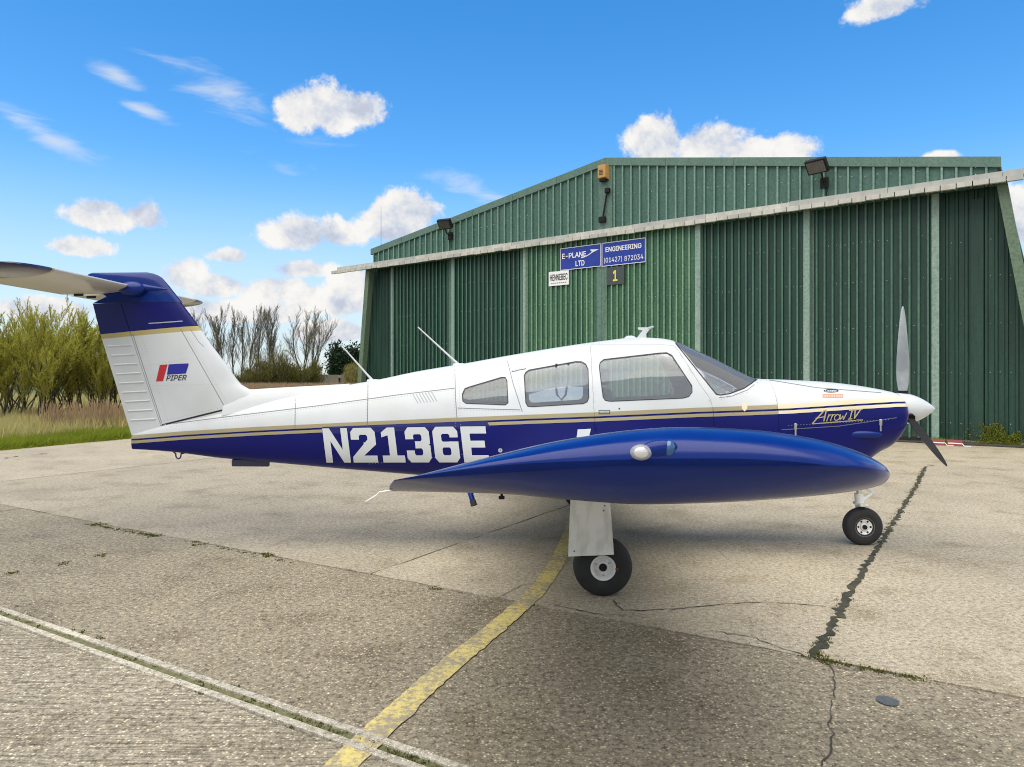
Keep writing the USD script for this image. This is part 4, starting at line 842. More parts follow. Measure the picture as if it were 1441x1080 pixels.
# pressed ribs on the rudder skin
rr_ = caster(rud)
for k in range(9):
    y = 478.5 + 8 + k * 13.0 + (0 if k < 8 else 0); f_ = (y - 470) / 143.0
    x0 = np.interp(y, [470.6, 613.8], [141.6, 185.7]) + 5; x1 = np.interp(y, [467.5, 598], [186, 228]) - 6
    (h0,), _n = hits(rr_, rud, [(x0, y + 1.2)]); (h1,), _n1 = hits(rr_, rud, [(x1, y - 0.6)])
    if not (np.isnan(h0).any() or np.isnan(h1).any()): part(rp, 'pressed_rib', tube([h0 + (h1 - h0) * q + _n[0] * (-0.001) for q in (0, .03, .5, .97, 1)], [0.002, 0.010, 0.010, 0.010, 0.002], 8), mat_white, smooth=40)
# dorsal fairing from the fin down to the spine
dz = [(356, 548.2), (380, 546.6), (420, 544.4), (460, 542.3), (492, 540.3)]
rings = []
for (p, y) in [(318, 560), (340, 547.5)] + dz:
    q = pl(p, y); x = q[0]; zt = min(q[2], 9); base = float(fz_t(x)) - 0.05; hh = float(np.interp(p, [318, 360, 492], [0.05, 0.045, 0.02]))
    a = np.linspace(0, np.pi, 15); top = max(zt, base + 0.055)
    rings.append(np.vstack([np.column_stack([np.full(15, x), hh * np.cos(a) * (1 + 0.9 * (1 - np.sin(a))), base + (top - base) * np.sin(a) ** 0.8]), [[x, -hh * 1.2, base - 0.02], [x, hh * 1.2, base - 0.02]]]))
part(plane, 'dorsal_fairing', loft(rings), mat_livery, smooth=40, uv=uv_body)
rfin = caster(fin); rboth = caster(cat([fin, rud])); both = cat([fin, rud])
for s_, w_, mt in [([(254, 463), (286, 519), (318, 576)], 0.38, mat_seam), ([(228, 598.5), (318, 576.3)], 1.2, mat_seal), ([(209, 455.5), (257, 452.2)], 0.7, mat_rivet), ([(187, 471), (229, 600)], 0.35, mat_seam), ([(229, 600), (229.6, 613)], 0.8, mat_seal), ([(268, 464), (280, 482), (287, 488)], 0.3, mat_seam)]: seam(s_, w_, mt, 'panel_seam', rfin, fin)
rvf = []
for p0, p1 in [((208, 515), (262, 505)), ((210, 543), (306, 541)), ((232, 592), (318, 572)), ((198, 470), (236, 590)), ((262, 470), (322, 572))]:
    n = int(math.hypot(p1[0] - p0[0], p1[1] - p0[1]) / 4.2); rvf += [(p0[0] + (p1[0] - p0[0]) * k / n, p0[1] + (p1[1] - p0[1]) * k / n) for k in range(n + 1)]
decal(plane, 'rivets', unary_union([Point(p).buffer(0.42, 4) for p in rvf]), rfin, fin, mat_rivet, 0.0012, 9, kind='stuff')
decal(plane, 'logo_panel', poly((225, 514), (236, 513), (229.5, 536.6), (219.6, 537.2)), rfin, fin, mat_logored, 0.002, 6)
decal(plane, 'logo_panel', poly((237.5, 513), (265, 511.6), (265.6, 513.5), (261.5, 526), (235, 527.6)), rfin, fin, mat_logoblue, 0.002, 6)
decal(plane, 'maker_lettering', pxtext('PIPER', 233.6, 528.6, 261.5, 536.2, True, 2.2, -0.03), rfin, fin, mat_print, 0.002, 4)
# cap of the T tail
cz = np.array([pl(*p)[2] for p in [(0, 428)]])
ct = []
for pz, xl, xt, hh in [(427, 257, 131, .052), (418, 249.5, 150, .052), (410, 243, 140, .05), (404, 238.5, 132, .047), (397, 232.5, 126.5, .042), (392, 228, 123.5, .036), (388.5, 222.5, 123, .028), (386, 216, 125, .019), (384.3, 207, 130, .006)]:
    ct.append(vring(pl(128, pz)[2], plx(xl), plx(xt), hh))
capm = loft(ct); part(plane, 'tail_cap', capm, mat_blue, smooth=40)
rcap = caster(capm); decal(plane, 'panel_seam', LineString([(221, 415), (240, 406.5)]).buffer(0.5), rcap, capm, mat_seal, 0.0012, 5)
# bullet fairing at the tailplane root
blt = pl(186, 407, -0.08)
for sg in (1, -1): part(plane, 'bullet_fairing', cat([mv(trimesh.creation.icosphere(subdivisions=3).apply_scale((0.135, 0.08, 0.08)), blt * [1, sg, 1]), tube([blt * [1, sg * .8, 1] + [0.05, 0, 0.02], blt * [1, sg * .35, 1] + [0.34, 0, 0.0]], [0.045, 0.01], 12)]), mat_blue, smooth=45)
XLE, ZLE = plx(184, -0.1), pl(184, 403.5, -0.06)[2]
XLE = -4.53 + 0.0 if False else XLE
CH = 0.76
def tailring(y, cfac, xsh=0.0, thick=0.10, zsh=0.0):
    b, t = airfoil(20, thick); c = CH * cfac; X = XLE - xsh - b * c; zc = ZLE - b * 0.078 * cfac + zsh
    return np.vstack([np.column_stack([X, np.full(20, y), zc + t * c]), np.column_stack([X[::-1], np.full(20, y), (zc - t * c)[::-1]])])
for sgn in (-1, 1):
    def Y(v): return sgn * v
    part(plane, 'tailplane', loft([tailring(Y(v), 1) for v in (0.05, 0.5, 1.0, 1.215)]), mat_under, smooth=40)
    part(plane, 'tailplane_band', loft([tailring(Y(v), 1.003) for v in (1.2155, 1.245)]), mat_gold, smooth=40)
    part(plane, 'tailplane_tip', loft([tailring(Y(v), c, xs, th) for v, c, xs, th in [(1.2455, 1, 0, .10), (1.36, 0.99, .008, .097), (1.47, .955, .03, .09), (1.56, .88, .075, .08), (1.62, .77, .14, .06), (1.65, .6, .24, .02)]]), mat_navy, smooth=40)
    part(plane, 'elevator_hinge', mv(rbox((0, 0, 0), (0.10, 0.02, 0.03), 0.008), (XLE - 0.55, sgn * 0.10, ZLE - 0.085)), mat_seal)

# ---- wings
RIB = -5.22
tipP = [(548, 688.5), (600, 671), (700, 642.5), (800, 619.5), (900, 605.5), (960, 602.2), (1050, 605.8), (1150, 619.5), (1205, 635.5), (1240, 653), (1252.5, 668), (1247, 678), (1232, 685.5), (1180, 694.5), (1100, 702), (1000, 708), (900, 710), (800, 703.5), (700, 695), (600, 692.5), (548, 691.5)]
tp = np.array([pl(p[0], p[1], RIB) for p in tipP])
xle, xte = tp[:, 0].max(), tp[0, 0]; CT = xle - xte
# upper and lower surface of the tip section as functions of chord fraction
fr = (xle - tp[:, 0]) / CT; iu = np.arange(0, 11)[::-1]; il = np.arange(10, 21)
z0 = tp[10, 2]
kk = 44; bfr = (1 - np.cos(np.linspace(0, np.pi, kk))) / 2
def surf(idx):
    f_, z_ = fr[idx].copy(), tp[idx, 2]; f_[0] = 0; f_[-1] = 1
    s = PchipInterpolator(np.sqrt(np.maximum.accumulate(f_ + np.arange(len(f_)) * 1e-6)), z_); return s(np.sqrt(np.clip(bfr, 0, 1.0)))
zu, zl = surf(iu), surf(il); zl = np.minimum(zl, zu - 0.003)
zl[0] = zu[0] = z0
mid = (zu + zl) / 2; hu = (zu - zl) / 2
CR = 1.60; XR = xle + 0.06
def wring(y, xl, chord, dz, thick=1.0, sc=1.0):
    X = xl - bfr * chord; k = chord / CT
    m = z0 + (mid - z0) * k + dz; h = hu * k * thick * sc
    return np.vstack([np.column_stack([X, np.full(kk, y), m + h]), np.column_stack([X[::-1], np.full(kk, y), (m - h)[::-1]])])
DIH = math.tan(math.radians(7.0)); YB = -2.35
def dz_at(y): return (abs(y) - abs(RIB)) * DIH
XLB = xle + 0.16
def wsec(y, **k):
    a = abs(y)
    if a <= abs(YB): xl, c = XLB + (0.0 if a > 0.9 else (0.9 - a) * 0.35), CR + (0.0 if a > 0.9 else (0.9 - a) * 0.35)
    else:
        q = (a - abs(YB)) / (abs(RIB) - abs(YB)); xl, c = XLB + (xle - XLB) * q, CR + (CT - CR) * q
    return wring(y, xl, c, dz_at(y), **k)
mat_wing = mat_white
for sgn in (-1, 1):
    S = lambda y: sgn * y
    part(plane, 'wing', loft([wsec(S(y)) for y in (0.30, 0.6, 0.9, 1.6, 2.35, 3.2, 4.2, 5.02)]), mat_wing, smooth=40)
    caps = []
    EXT = 0.185
    for u in [0, .12, .25, .38, .5, .62, .73, .82, .89, .945, .98, 1.0]:
        y = abs(RIB) - 0.2 + 0.2 * min(u / 0.12, 1) if u <= .12 else abs(RIB) + EXT * (u - .12) / .88
        q = 0 if u <= .12 else (u - .12) / .88
        sc = max((1 - q ** 2.1) ** 0.5, 0.012); xi = 0.098 * q + 0.11 * (1 - (1 - q ** 2.6) ** 0.5); xo = 0.034 * q + 0.02 * q ** 2
        rg = wring(S(y), xle - xi, CT - xi - xo, dz_at(y) * (1 if q == 0 else 1) - 0.0, 1.0, sc)
        rg[:, 2] += 0.022 * q
        caps.append(rg)
    tipm = loft(caps)
    part(plane, 'wing_tip', tipm, mat_blue, smooth=50)
    if sgn < 0: tipN = tipm
    for nm, a, b in (('flap', 0.66, 2.9), ('aileron', 2.93, 4.98)):
        rings = []
        for y in np.linspace(a, b, 4):
            r_ = wsec(S(y)); xt = r_[:, 0].min(); c = r_[:, 0].max() - xt; xf = xt + c * 0.2
            zz = r_[np.argmin(r_[:, 0])][2]; up = np.interp(xf, r_[:kk, 0][::-1], r_[:kk, 2][::-1]); lo_ = np.interp(xf, r_[kk:, 0], r_[kk:, 2])
            rings.append([[xf, S(y), up + .004], [xt - 0.015, S(y), zz + .006], [xt - 0.015, S(y), zz - .006], [xf, S(y), lo_ - .004]])
        part(plane, nm, loft(rings), mat_white, smooth=30)
    # main gear: leg door, oleo, wheel
    yw = sgn * 1.74
    wh = UsdGeom.Xform.Define(stage, numbered(str(plane.GetPath()), 'main_wheel'))
    cx, rr = 0.075, 0.222
    RX = lambda m: mv(m, (cx, yw, rr - 0.006))
    tyre = [(0.075, -.055), (.10, -.075), (.15, -.083), (.19, -.076), (.212, -.055), (.221, -.025), (.222, 0), (.221, .025), (.212, .055), (.19, .076), (.15, .083), (.10, .075), (.075, .055)]
    part(wh, 'tyre', RX(revolve(tyre + [tyre[0]], 'y', 56)), mat_rubber, smooth=40)
    o = -1 if sgn < 0 else 1
    rim = [(0, .03), (.028, .03), (.03, .055), (.045, .055), (.05, .045), (.066, .042), (.072, .06), (.084, .074), (.094, .078), (.096, .066), (.09, .03), (0, .0)]
    part(wh, 'rim', RX(revolve([(a_, -o * -b_) for a_, b_ in rim][:: (1 if o > 0 else 1)], 'y', 40) if False else revolve([(a_, (b_ if o < 0 else -b_)) for a_, b_ in rim], 'y', 40)), mat_dirtywhite, smooth=35)
    part(wh, 'axle', RX(rot(tube([(0, o * 0.02, 0), (0, o * 0.075, 0)], 0.026, 16), 0, [0, 1, 0])), mat_black, smooth=40)
    for k in range(3):
        a_ = k * 2.094 + .6; part(wh, 'wheel_bolt', RX(mv(trimesh.creation.icosphere(subdivisions=1, radius=0.008), (0.058 * math.cos(a_), o * .046, 0.058 * math.sin(a_)))), mat_metal)
    if sgn < 0: part(wh, 'valve_mark', RX(bx(0.09, 0.112, -0.088, -0.078, -0.012, 0.004)), mat_red)
    part(plane, 'gear_leg', cat([tube([(cx - 0.03, yw + o * -0.12, 0.23), (cx - 0.03, yw - o * 0.11, 0.95)], 0.035, 14), tube([(cx - 0.02, yw - o * 0.11, 0.24), (cx, yw, rr - 0.006)], 0.03, 10)]), mat_metal, smooth=40)
    D_ = [pl(*p, -1.87) for p in ((803, 700), (858.5, 704), (864, 781), (799.5, 783.5))]
    dv = np.array([[q[0], (q[1] + e) * -sgn, q[2]] for q in D_ for e in (0.0, 0.018)])
    part(plane, 'gear_door', trimesh.convex.convex_hull(dv + np.array([[0, 0.03 * sgn * -1 if False else 0, 0.0]])), mat_dirtywhite)
for p_ in ((851, 712), (849.5, 719), (808, 776)):
    q_ = pl(p_[0], p_[1], -1.889); part(plane, 'door_screw', mv(trimesh.creation.icosphere(subdivisions=1, radius=0.0065), q_), mat_seam)
for sg in (-1, 1):
    bw = np.array([0.075, sg * 1.74, 0.216]); part(plane, 'brake_disc', mv(revolve([(0.03, -.005), (.088, -.005), (.088, .005), (.03, .005), (.03, -.005)], 'y', 32), bw + [0, -sg * 0.095, 0]), mat_metal, smooth=30)
    part(plane, 'brake_caliper', mv(rbox((0, 0, 0), (0.06, 0.05, 0.09), 0.01), bw + [-0.085, -sg * 0.10, 0.01]), mat_metal, smooth=40)
    part(plane, 'brake_hose', tube([bw + [-0.085, -sg * 0.12, 0.05], bw + [-0.13, -sg * 0.13, 0.2], bw + [-0.09, -sg * 0.12, 0.42], bw + [-0.06, -sg * 0.11, 0.6]], 0.006, 6), mat_rubber, smooth=True)
rt = caster(tipN)
decal(plane, 'tip_screws', unary_union([Point(p_, y_).buffer(0.5, 4) for p_, y_ in zip(np.linspace(640, 1200, 40), np.interp(np.linspace(640, 1200, 40), [c[0] for c in tipP[:10]], [c[1] for c in tipP[:10]]) + 3.0)]), rt, tipN, mat_navy, 0.0012, 9, kind='stuff')
# navigation light and strobe recess in the near tip
(hl,), (nl_,) = hits(rt, tipN, [(902, 637)])
nv = part(plane, 'navigation_light', mv(trimesh.creation.icosphere(subdivisions=3).apply_scale((0.027, 0.016, 0.020)), hl), mat_lens, smooth=True)
part(nv, 'bulb_holder', mv(trimesh.creation.icosphere(subdivisions=2).apply_scale((0.017, 0.006, 0.012)), hl + np.array([0, -0.002, 0])), mat_chrome, smooth=True)
(hb,), (nb_,) = hits(rt, tipN, [(927, 632)])
fair = trimesh.creation.icosphere(subdivisions=4).apply_scale((0.046, 0.017, 0.022)); fair = mv(rot(fair, -8, [0, 1, 0]), hb + [0.0, 0.004, 0])
fr_ = part(plane, 'light_fairing', fair, mat_blue, smooth=True)
(hb2,), _ = hits(rt, tipN, [(940, 631.5)])
part(fr_, 'side_lens', mv(trimesh.creation.icosphere(subdivisions=3).apply_scale((0.017, 0.0165, 0.021)), hb2 + [0.002, 0.003, 0.0]), mat_bluelens, smooth=True)
# static wick, step, mast, tie down rings, tail skid
w0 = pl(552, 690, RIB - .05); part(plane, 'static_wick', tube([w0, w0 + [-0.035, 0, -0.006], pl(530, 697, RIB - .05), pl(515, 706.5, RIB - .05)], 0.0022, 6), mat_dirtywhite, smooth=True)
s0, s1 = pl(660, 688, -0.62), pl(667, 711, -0.66)
st_ = part(plane, 'boarding_step', tube([s0 + [0, .1, .12], s0, s1], [0.026, 0.026, 0.024], 12), mat_blue, smooth=40); part(st_, 'step_pad', tube([s1 + (s0 - s1) * 0.28, s1 + (s1 - s0) * 0.04], 0.029, 12), mat_rubber, smooth=40)
m0 = pl(706, 692, -4.2); part(plane, 'pitot_mast', cat([tube([m0 + [0, 0, .03], m0 + [0, 0, -0.02]], 0.006, 6), mv(rbox((0, 0, 0), (0.025, 0.012, 0.014), 0.004), m0 + [0, 0, -0.025])]), mat_black)
a = np.linspace(-0.2, np.pi + 0.2, 12); tr = pl(251, 640)
part(plane, 'tie_down_ring', tube(np.vstack([pl(263, 637), [tr + np.array([0.0 + 0.028 * math.cos(q), 0, -0.028 * math.sin(q) * 1.5]) for q in a], pl(244, 636)]), 0.008, 8), mat_navy, smooth=40)
k0, k1 = pl(327, 650), pl(379, 653); part(plane, 'tail_skid', rbox((k0 + k1) / 2 - [0, 0, 0.0], (k1[0] - k0[0], 0.05, 0.075), 0.012), mat_navy, smooth=40)
# aerials on the spine and roof
for b_, t_ in (((524, 535.5), (481, 487)), ((645, 513), (588, 460.5))):
    p0, p1 = pl(*b_), pl(*t_); an_ = part(plane, 'whip_aerial', tube([p0, p0 + (p1 - p0) * .2, p1], [0.014, 0.010, 0.006], 8), mat_white, smooth=40)
    part(an_, 'aerial_foot', mv(rbox((0, 0, 0), (0.13, 0.05, 0.04), 0.015), p0 + [0.01, 0, -0.01]), mat_white, smooth=40)
A_ = [pl(*p) for p in ((896, 477), (909, 477), (908.5, 470), (914, 463.5), (915.5, 461.6), (898, 461.6), (898.5, 463.5), (905, 465))]
apoly = shapely.geometry.polygon.orient(Polygon([(q[0], q[2]) for q in A_]).buffer(0.004), 1)
am = trimesh.creation.extrude_polygon(apoly, 0.022, engine='earcut'); am.apply_transform(trimesh.transformations.rotation_matrix(math.pi / 2, [1, 0, 0])); am.apply_translation((0, 0.011, 0))
part(plane, 'navigation_aerial', cat([am, tube([A_[4] + [0, -.16, 0], A_[4] + [-.02, 0, 0], A_[4] + [0, .16, 0]], 0.009, 6)]), mat_white)
dm = pl(887, 476); part(plane, 'aerial_dome', mv(trimesh.creation.icosphere(subdivisions=3).apply_scale((0.06, 0.05, 0.028)), dm + [0, 0, -.004]), mat_white, smooth=True)
# nose gear
ng = pl(1213, 766); nx, nr = plx(1213.5), 0.185
nw = UsdGeom.Xform.Define(stage, numbered(str(plane.GetPath()), 'nose_wheel'))
NX = lambda m: mv(m, (nx, 0.0, nr - 0.005))
ty = [(a_ * 0.835, b_ * 0.78) for a_, b_ in tyre]
part(nw, 'tyre', NX(revolve(ty + [ty[0]], 'y', 56)), mat_rubber, smooth=40)
part(nw, 'rim', NX(revolve([(0, .05), (.034, .05), (.036, .03), (.042, .03), (.044, .04), (.076, .052), (.092, .06), (.094, .05), (.09, .0), (0, 0)], 'y', 40)), mat_dirtywhite, smooth=35)
part(nw, 'hub', NX(tube([(0, -0.03, 0), (0, -0.066, 0)], 0.022, 14)), mat_black)
for k in range(6):
    a_ = k * math.pi / 3 + 0.0; c_ = (0.060 * math.cos(a_), -0.0475, 0.060 * math.sin(a_))
    part(nw, 'rim_opening', NX(mv(trimesh.creation.icosphere(subdivisions=2).apply_scale((0.0105, 0.004, 0.0105)), c_)), mat_black)
ztop_, zf = float(fz_b(nx)) + 0.1, 0.44
part(plane, 'nose_leg', cat([tube([(nx - 0.06, 0, ztop_ + .1), (nx - 0.028, 0, zf)], 0.026, 14)]), mat_chrome, smooth=40)
fk = part(plane, 'nose_fork', cat([tube([(nx - 0.036, 0, zf + 0.06), (nx - 0.022, 0, zf - 0.05)], 0.042, 14), rbox((nx - 0.018, 0, 0.395), (0.08, 0.19, 0.03), 0.012), bx(nx - 0.02, nx + 0.03, -0.092, -0.082, 0.2, 0.39) if False else bx(nx - 0.03, nx + 0.03, 0.082, 0.092, 0.17, 0.39)]), mat_dirtywhite, smooth=40)
sc_ = [pl(1209, 708), pl(1228, 693.5), pl(1219, 686)]
part(plane, 'torque_link', cat([tube([sc_[0] + [0.0, 0, 0], sc_[1]], [0.024, 0.014], 8), tube([sc_[1], sc_[2]], [0.014, 0.022], 8)]), mat_dirtywhite, smooth=40)

# ------------------------------------------------------------------ plants
def leafmat(name, cs, trans=0.25, rough=0.7, scale=0.8):
    n = {'oi': ('object_info', {}), 'g': ('geometry', {}), 'no': ('noise_texture', {'scale': scale, 'detail': 3}), 'ad': ('math', {'math_type': 'multiply_add', 'value2': 0.55}), 'ri': ('math', {'math_type': 'multiply_add', 'value2': 0.45, 'value3': 0.0}),
         'rp': ('rgb_ramp', {'ramp': [(i / (len(cs) - 1), c) for i, c in enumerate(cs)]}), 'd': ('principled_bsdf', {'roughness': rough, 'specular_ior_level': 0.2}), 't': ('translucent_bsdf', {}), 'm': ('mix_closure', {'fac': trans})}
    return M(name, n, [('g.position', 'no.vector'), ('g.random_per_island', 'ri.value1'), ('no.fac', 'ad.value1'), ('ri.value', 'ad.value3'), ('ad.value', 'rp.fac'), ('rp.color', 'd.base_color'), ('rp.color', 't.color'), ('d.BSDF', 'm.closure1'), ('t.BSDF', 'm.closure2')], 'm.closure')
mat_twig = leafmat('willow_twig', [(0.17, 0.15, 0.045), (0.30, 0.27, 0.08), (0.44, 0.40, 0.14)], 0.2)
mat_bud = leafmat('willow_bud', [(0.36, 0.35, 0.05), (0.56, 0.54, 0.09), (0.72, 0.67, 0.18)], 0.6)
mat_bark = leafmat('grey_bark', [(0.045, 0.04, 0.028), (0.085, 0.075, 0.055), (0.12, 0.11, 0.085)], 0.0)
mat_ptwig = leafmat('poplar_twig', [(0.075, 0.065, 0.042), (0.13, 0.115, 0.07), (0.20, 0.175, 0.11)], 0.0)
mat_grass = leafmat('fresh_grass', [(0.16, 0.20, 0.018), (0.28, 0.33, 0.03), (0.42, 0.44, 0.09)], 0.5, scale=0.9)
mat_straw = leafmat('dry_grass', [(0.34, 0.29, 0.10), (0.52, 0.46, 0.19), (0.62, 0.56, 0.30)], 0.3)
mat_reed = leafmat('dead_stalk', [(0.25, 0.165, 0.09), (0.40, 0.28, 0.16), (0.52, 0.40, 0.24)], 0.25)
mat_dark = leafmat('evergreen_leaf', [(0.010, 0.025, 0.010), (0.02, 0.045, 0.016), (0.035, 0.06, 0.02)], 0.15)
mat_bushfar = leafmat('far_bush_twig', [(0.08, 0.078, 0.02), (0.14, 0.13, 0.032), (0.20, 0.165, 0.05)], 0.2)

def sticks(P0, P1, r0, r1, sides=3):
    """many tapered sticks as one mesh"""
    P0, P1 = np.asarray(P0, float), np.asarray(P1, float); n = len(P0); r0 = np.broadcast_to(r0, n); r1 = np.broadcast_to(r1, n)
    d = P1 - P0; d /= np.linalg.norm(d, axis=1, keepdims=True) + 1e-9
    ref = np.where(np.abs(d[:, 2:]) < 0.9, [[0, 0, 1.0]], [[1.0, 0, 0]]); a = np.cross(d, ref); a /= np.linalg.norm(a, axis=1, keepdims=True) + 1e-9; b = np.cross(d, a)
    an = np.arange(sides) * 2 * np.pi / sides
    ring = np.cos(an)[None, :, None] * a[:, None] + np.sin(an)[None, :, None] * b[:, None]
    v = np.concatenate([P0[:, None] + ring * r0[:, None, None], P1[:, None] + ring * r1[:, None, None]], 1).reshape(-1, 3)
    j = np.arange(sides); q = np.stack([j, (j + 1) % sides, (j + 1) % sides + sides, j + sides], 1)
    f = (np.vstack([q[:, [0, 1, 2]], q[:, [0, 2, 3]]])[None] + (np.arange(n) * 2 * sides)[:, None, None]).reshape(-1, 3)
    return v, f
def blades(base, tip, width, r):
    """grass blades / leaves: thin triangles"""
    base, tip = np.asarray(base, float), np.asarray(tip, float); n = len(base)
    d = tip - base; s = np.cross(d, r.normal(0, 1, (n, 3))); s /= np.linalg.norm(s, axis=1, keepdims=True) + 1e-9
    w = np.broadcast_to(width, n)[:, None] / 2; midp = base + d * 0.45
    v = np.stack([base - s * w * .6, base + s * w * .6, midp + s * w, midp - s * w, tip], 1).reshape(-1, 3)
    f = (np.array([[0, 1, 2], [0, 2, 3], [3, 2, 4]])[None] + (np.arange(n) * 5)[:, None, None]).reshape(-1, 3)
    return v, f
def grow(r, start, direction, length, rad, depth, spread, up, kids, segs, out, shrink=0.62, first=0.3):
    """recursive limb: appends (p0, p1, r0, r1, depth)"""
    p = np.array(start, float); d = np.array(direction, float); d /= np.linalg.norm(d); nodes = []
    for k in range(segs):
        d = d + r.normal(0, 0.09, 3) + np.array([0, 0, up]); d /= np.linalg.norm(d)
        q = p + d * length / segs; a, b = rad * (1 - 0.75 * k / segs), rad * (1 - 0.75 * (k + 1) / segs)
        out.append((p, q, a, b, depth)); nodes.append((p, q, d, a)); p = q
    if depth == 0: return
    for c in range(kids[-depth] if isinstance(kids, (list, tuple)) else kids):
        t = first + (1 - first) * (c + r.random()) / (kids[-depth] if isinstance(kids, (list, tuple)) else kids); i = min(int(t * segs), segs - 1); fr_ = t * segs - i
        p0, q0, dd, aa = nodes[i]; s = p0 + (q0 - p0) * min(fr_, 1)
        side = r.normal(0, 1, 3); side -= dd * (side @ dd); side /= np.linalg.norm(side)
        an = spread * r.uniform(0.7, 1.25); nd = dd * math.cos(an) + side * math.sin(an)
        grow(r, s, nd, length * shrink * r.uniform(0.7, 1.15) * (1.15 - 0.55 * t), aa * 0.55, depth - 1, spread, up, kids, max(2, segs - 1), out, shrink, first)
def arr(out, keep):
    o = [q for q in out if keep(q[4])]
    return [np.array([q[k] for q in o]) for k in range(4)]

# --- willow scrub on the left
def willow(seed, h, nst):
    r = np.random.default_rng(seed); out = []
    for k in range(nst):
        az = r.uniform(0, 2 * np.pi); lean = r.uniform(0.05, 0.62); base = np.array([r.normal(0, .28), r.normal(0, .28), 0])
        grow(r, base, [math.cos(az) * lean, math.sin(az) * lean, 1], h * r.uniform(0.55, 0.85), 0.030 * r.uniform(.7, 1.3), 2, 0.42, 0.12, [9, 10], 6, out, 0.50, 0.2)
    return out
def willow_thing(seed, h, nst, px, d, label, rz=0, sc=1.0):
    out = willow(seed, h, nst); X = (px - CX) / F * d
    t = thing('willow_shrub', label, 'shrub', (X, d, -0.03), rz, group='leafing willow scrub beyond the grass verge')
    a = arr(out, lambda q: q == 2); part(t, 'stems', sticks(a[0], a[1], a[2], a[3], 5), mat_bark)
    a = arr(out, lambda q: q < 2); part(t, 'twigs', sticks(a[0], a[1], np.maximum(a[2], .008), np.maximum(a[3], .005)), mat_twig)
    r = np.random.default_rng(seed + 1); a = arr(out, lambda q: q == 0); n = len(a[0]); rep = 7
    P = np.repeat(a[0], rep, 0) + (np.repeat(a[1] - a[0], rep, 0)) * r.random((n * rep, 1)); D = np.repeat(a[1] - a[0], rep, 0); D /= np.linalg.norm(D, axis=1, keepdims=True) + 1e-9
    keep = P[:, 2] > 0.7; P, D = P[keep], D[keep]
    tip = P + D * 0.05 + r.normal(0, .03, P.shape); part(t, 'buds', blades(P, tip, r.uniform(.010, .022, len(P)), r), mat_bud)
    return t
WL = [(-85, 27, 4.0, 'leftmost willow shrub, cut by the left edge of the picture'), (-12, 25, 3.3, 'tall willow shrub with bare grey stems at its foot, at the far left'), (28, 29, 4.2, 'olive green willow shrub standing behind the two leftmost shrubs'), (62, 25.5, 3.5, 'bushy willow shrub with forked dark stems, below the near tailplane tip'),
      (100, 28.5, 3.9, 'round yellow green willow shrub left of the reddish dead stalks'), (136, 27, 3.6, 'willow shrub just left of the rudder, rising out of the dead stalks'), (172, 29.5, 3.7, 'willow shrub partly hidden behind the rudder'), (222, 31, 3.4, 'willow shrub hidden mostly behind the fin')]
for i, (px, d, h, lab) in enumerate(WL): willow_thing(100 + i, h * 1.13, 17, px, d, lab)

# --- row of bare poplars far behind
def poplar(seed, h, wide):
    r = np.random.default_rng(seed); out = []
    if wide:
        for k in range(3): grow(r, [0, 0, h * .16], [r.normal(0, .16), r.normal(0, .2), 1], h * .80, 0.10, 3, 0.36, 0.08, [11, 8, 6], 7, out, 0.50, 0.15)
        out.append((np.array([0, 0, -.1]), np.array([0, 0, h * .18]), .19, .14, 3))
    else:
        grow(r, [0, 0, -.1], [r.normal(0, .03), 0, 1], h, 0.12, 3, 0.36, 0.13, [28, 9, 6], 9, out, 0.40, 0.24)
    return out
def poplar_thing(seed, px, d, ytop, wide, label):
    h = EYE + (HOR - ytop) / F * d; out = poplar(seed, h * (1 if not wide else 1.0), wide)
    zmx = max(q[1][2] for q in out); k = h / zmx; out = [(q[0] * k, q[1] * k, q[2], q[3], q[4]) for q in out]
    t = thing('bare_poplar', label, 'tree', ((px - CX) / F * d, d, 0), group='row of bare trees far behind the aeroplane')
    a = arr(out, lambda q: q == 3); part(t, 'trunk', sticks(a[0], a[1], a[2], a[3], 6), mat_bark)
    a = arr(out, lambda q: q < 3); part(t, 'crown', sticks(a[0], a[1], np.maximum(a[2] * .75, .011), np.maximum(a[3] * .75, .0065)), mat_ptwig)
for i, (px, d, yt, wd, lab) in enumerate([(284, 92, 436, False, 'bare poplar nearest the fin, its trunk cut by the fin edge'), (296, 96, 432, False, 'second bare poplar from the fin'), (309, 90, 426, False, 'dense slim bare poplar, third from the fin'), (319, 93, 432, False, 'slim bare poplar with a clear dark trunk, fourth from the fin'),
        (330, 95, 430, False, 'slim bare poplar, fifth from the fin'), (340, 92, 436, False, 'lower slim bare poplar, sixth from the fin'), (352, 97, 430, False, 'slim bare poplar, seventh from the fin'), (365, 90, 427, False, 'tall bare poplar rising above the olive bushes, eighth from the fin'), (378, 94, 432, False, 'bare poplar ninth from the fin, between two taller ones'),
        (390, 91, 427, False, 'bushy topped bare poplar just left of the wide spreading trees'), (427, 90, 429, True, 'wide spreading bare tree, the left of the pair nearest the hangar'), (440, 93, 433, True, 'wide spreading bare tree, the right of the pair nearest the hangar')]):
    poplar_thing(300 + i, px, d, yt, wd, lab)

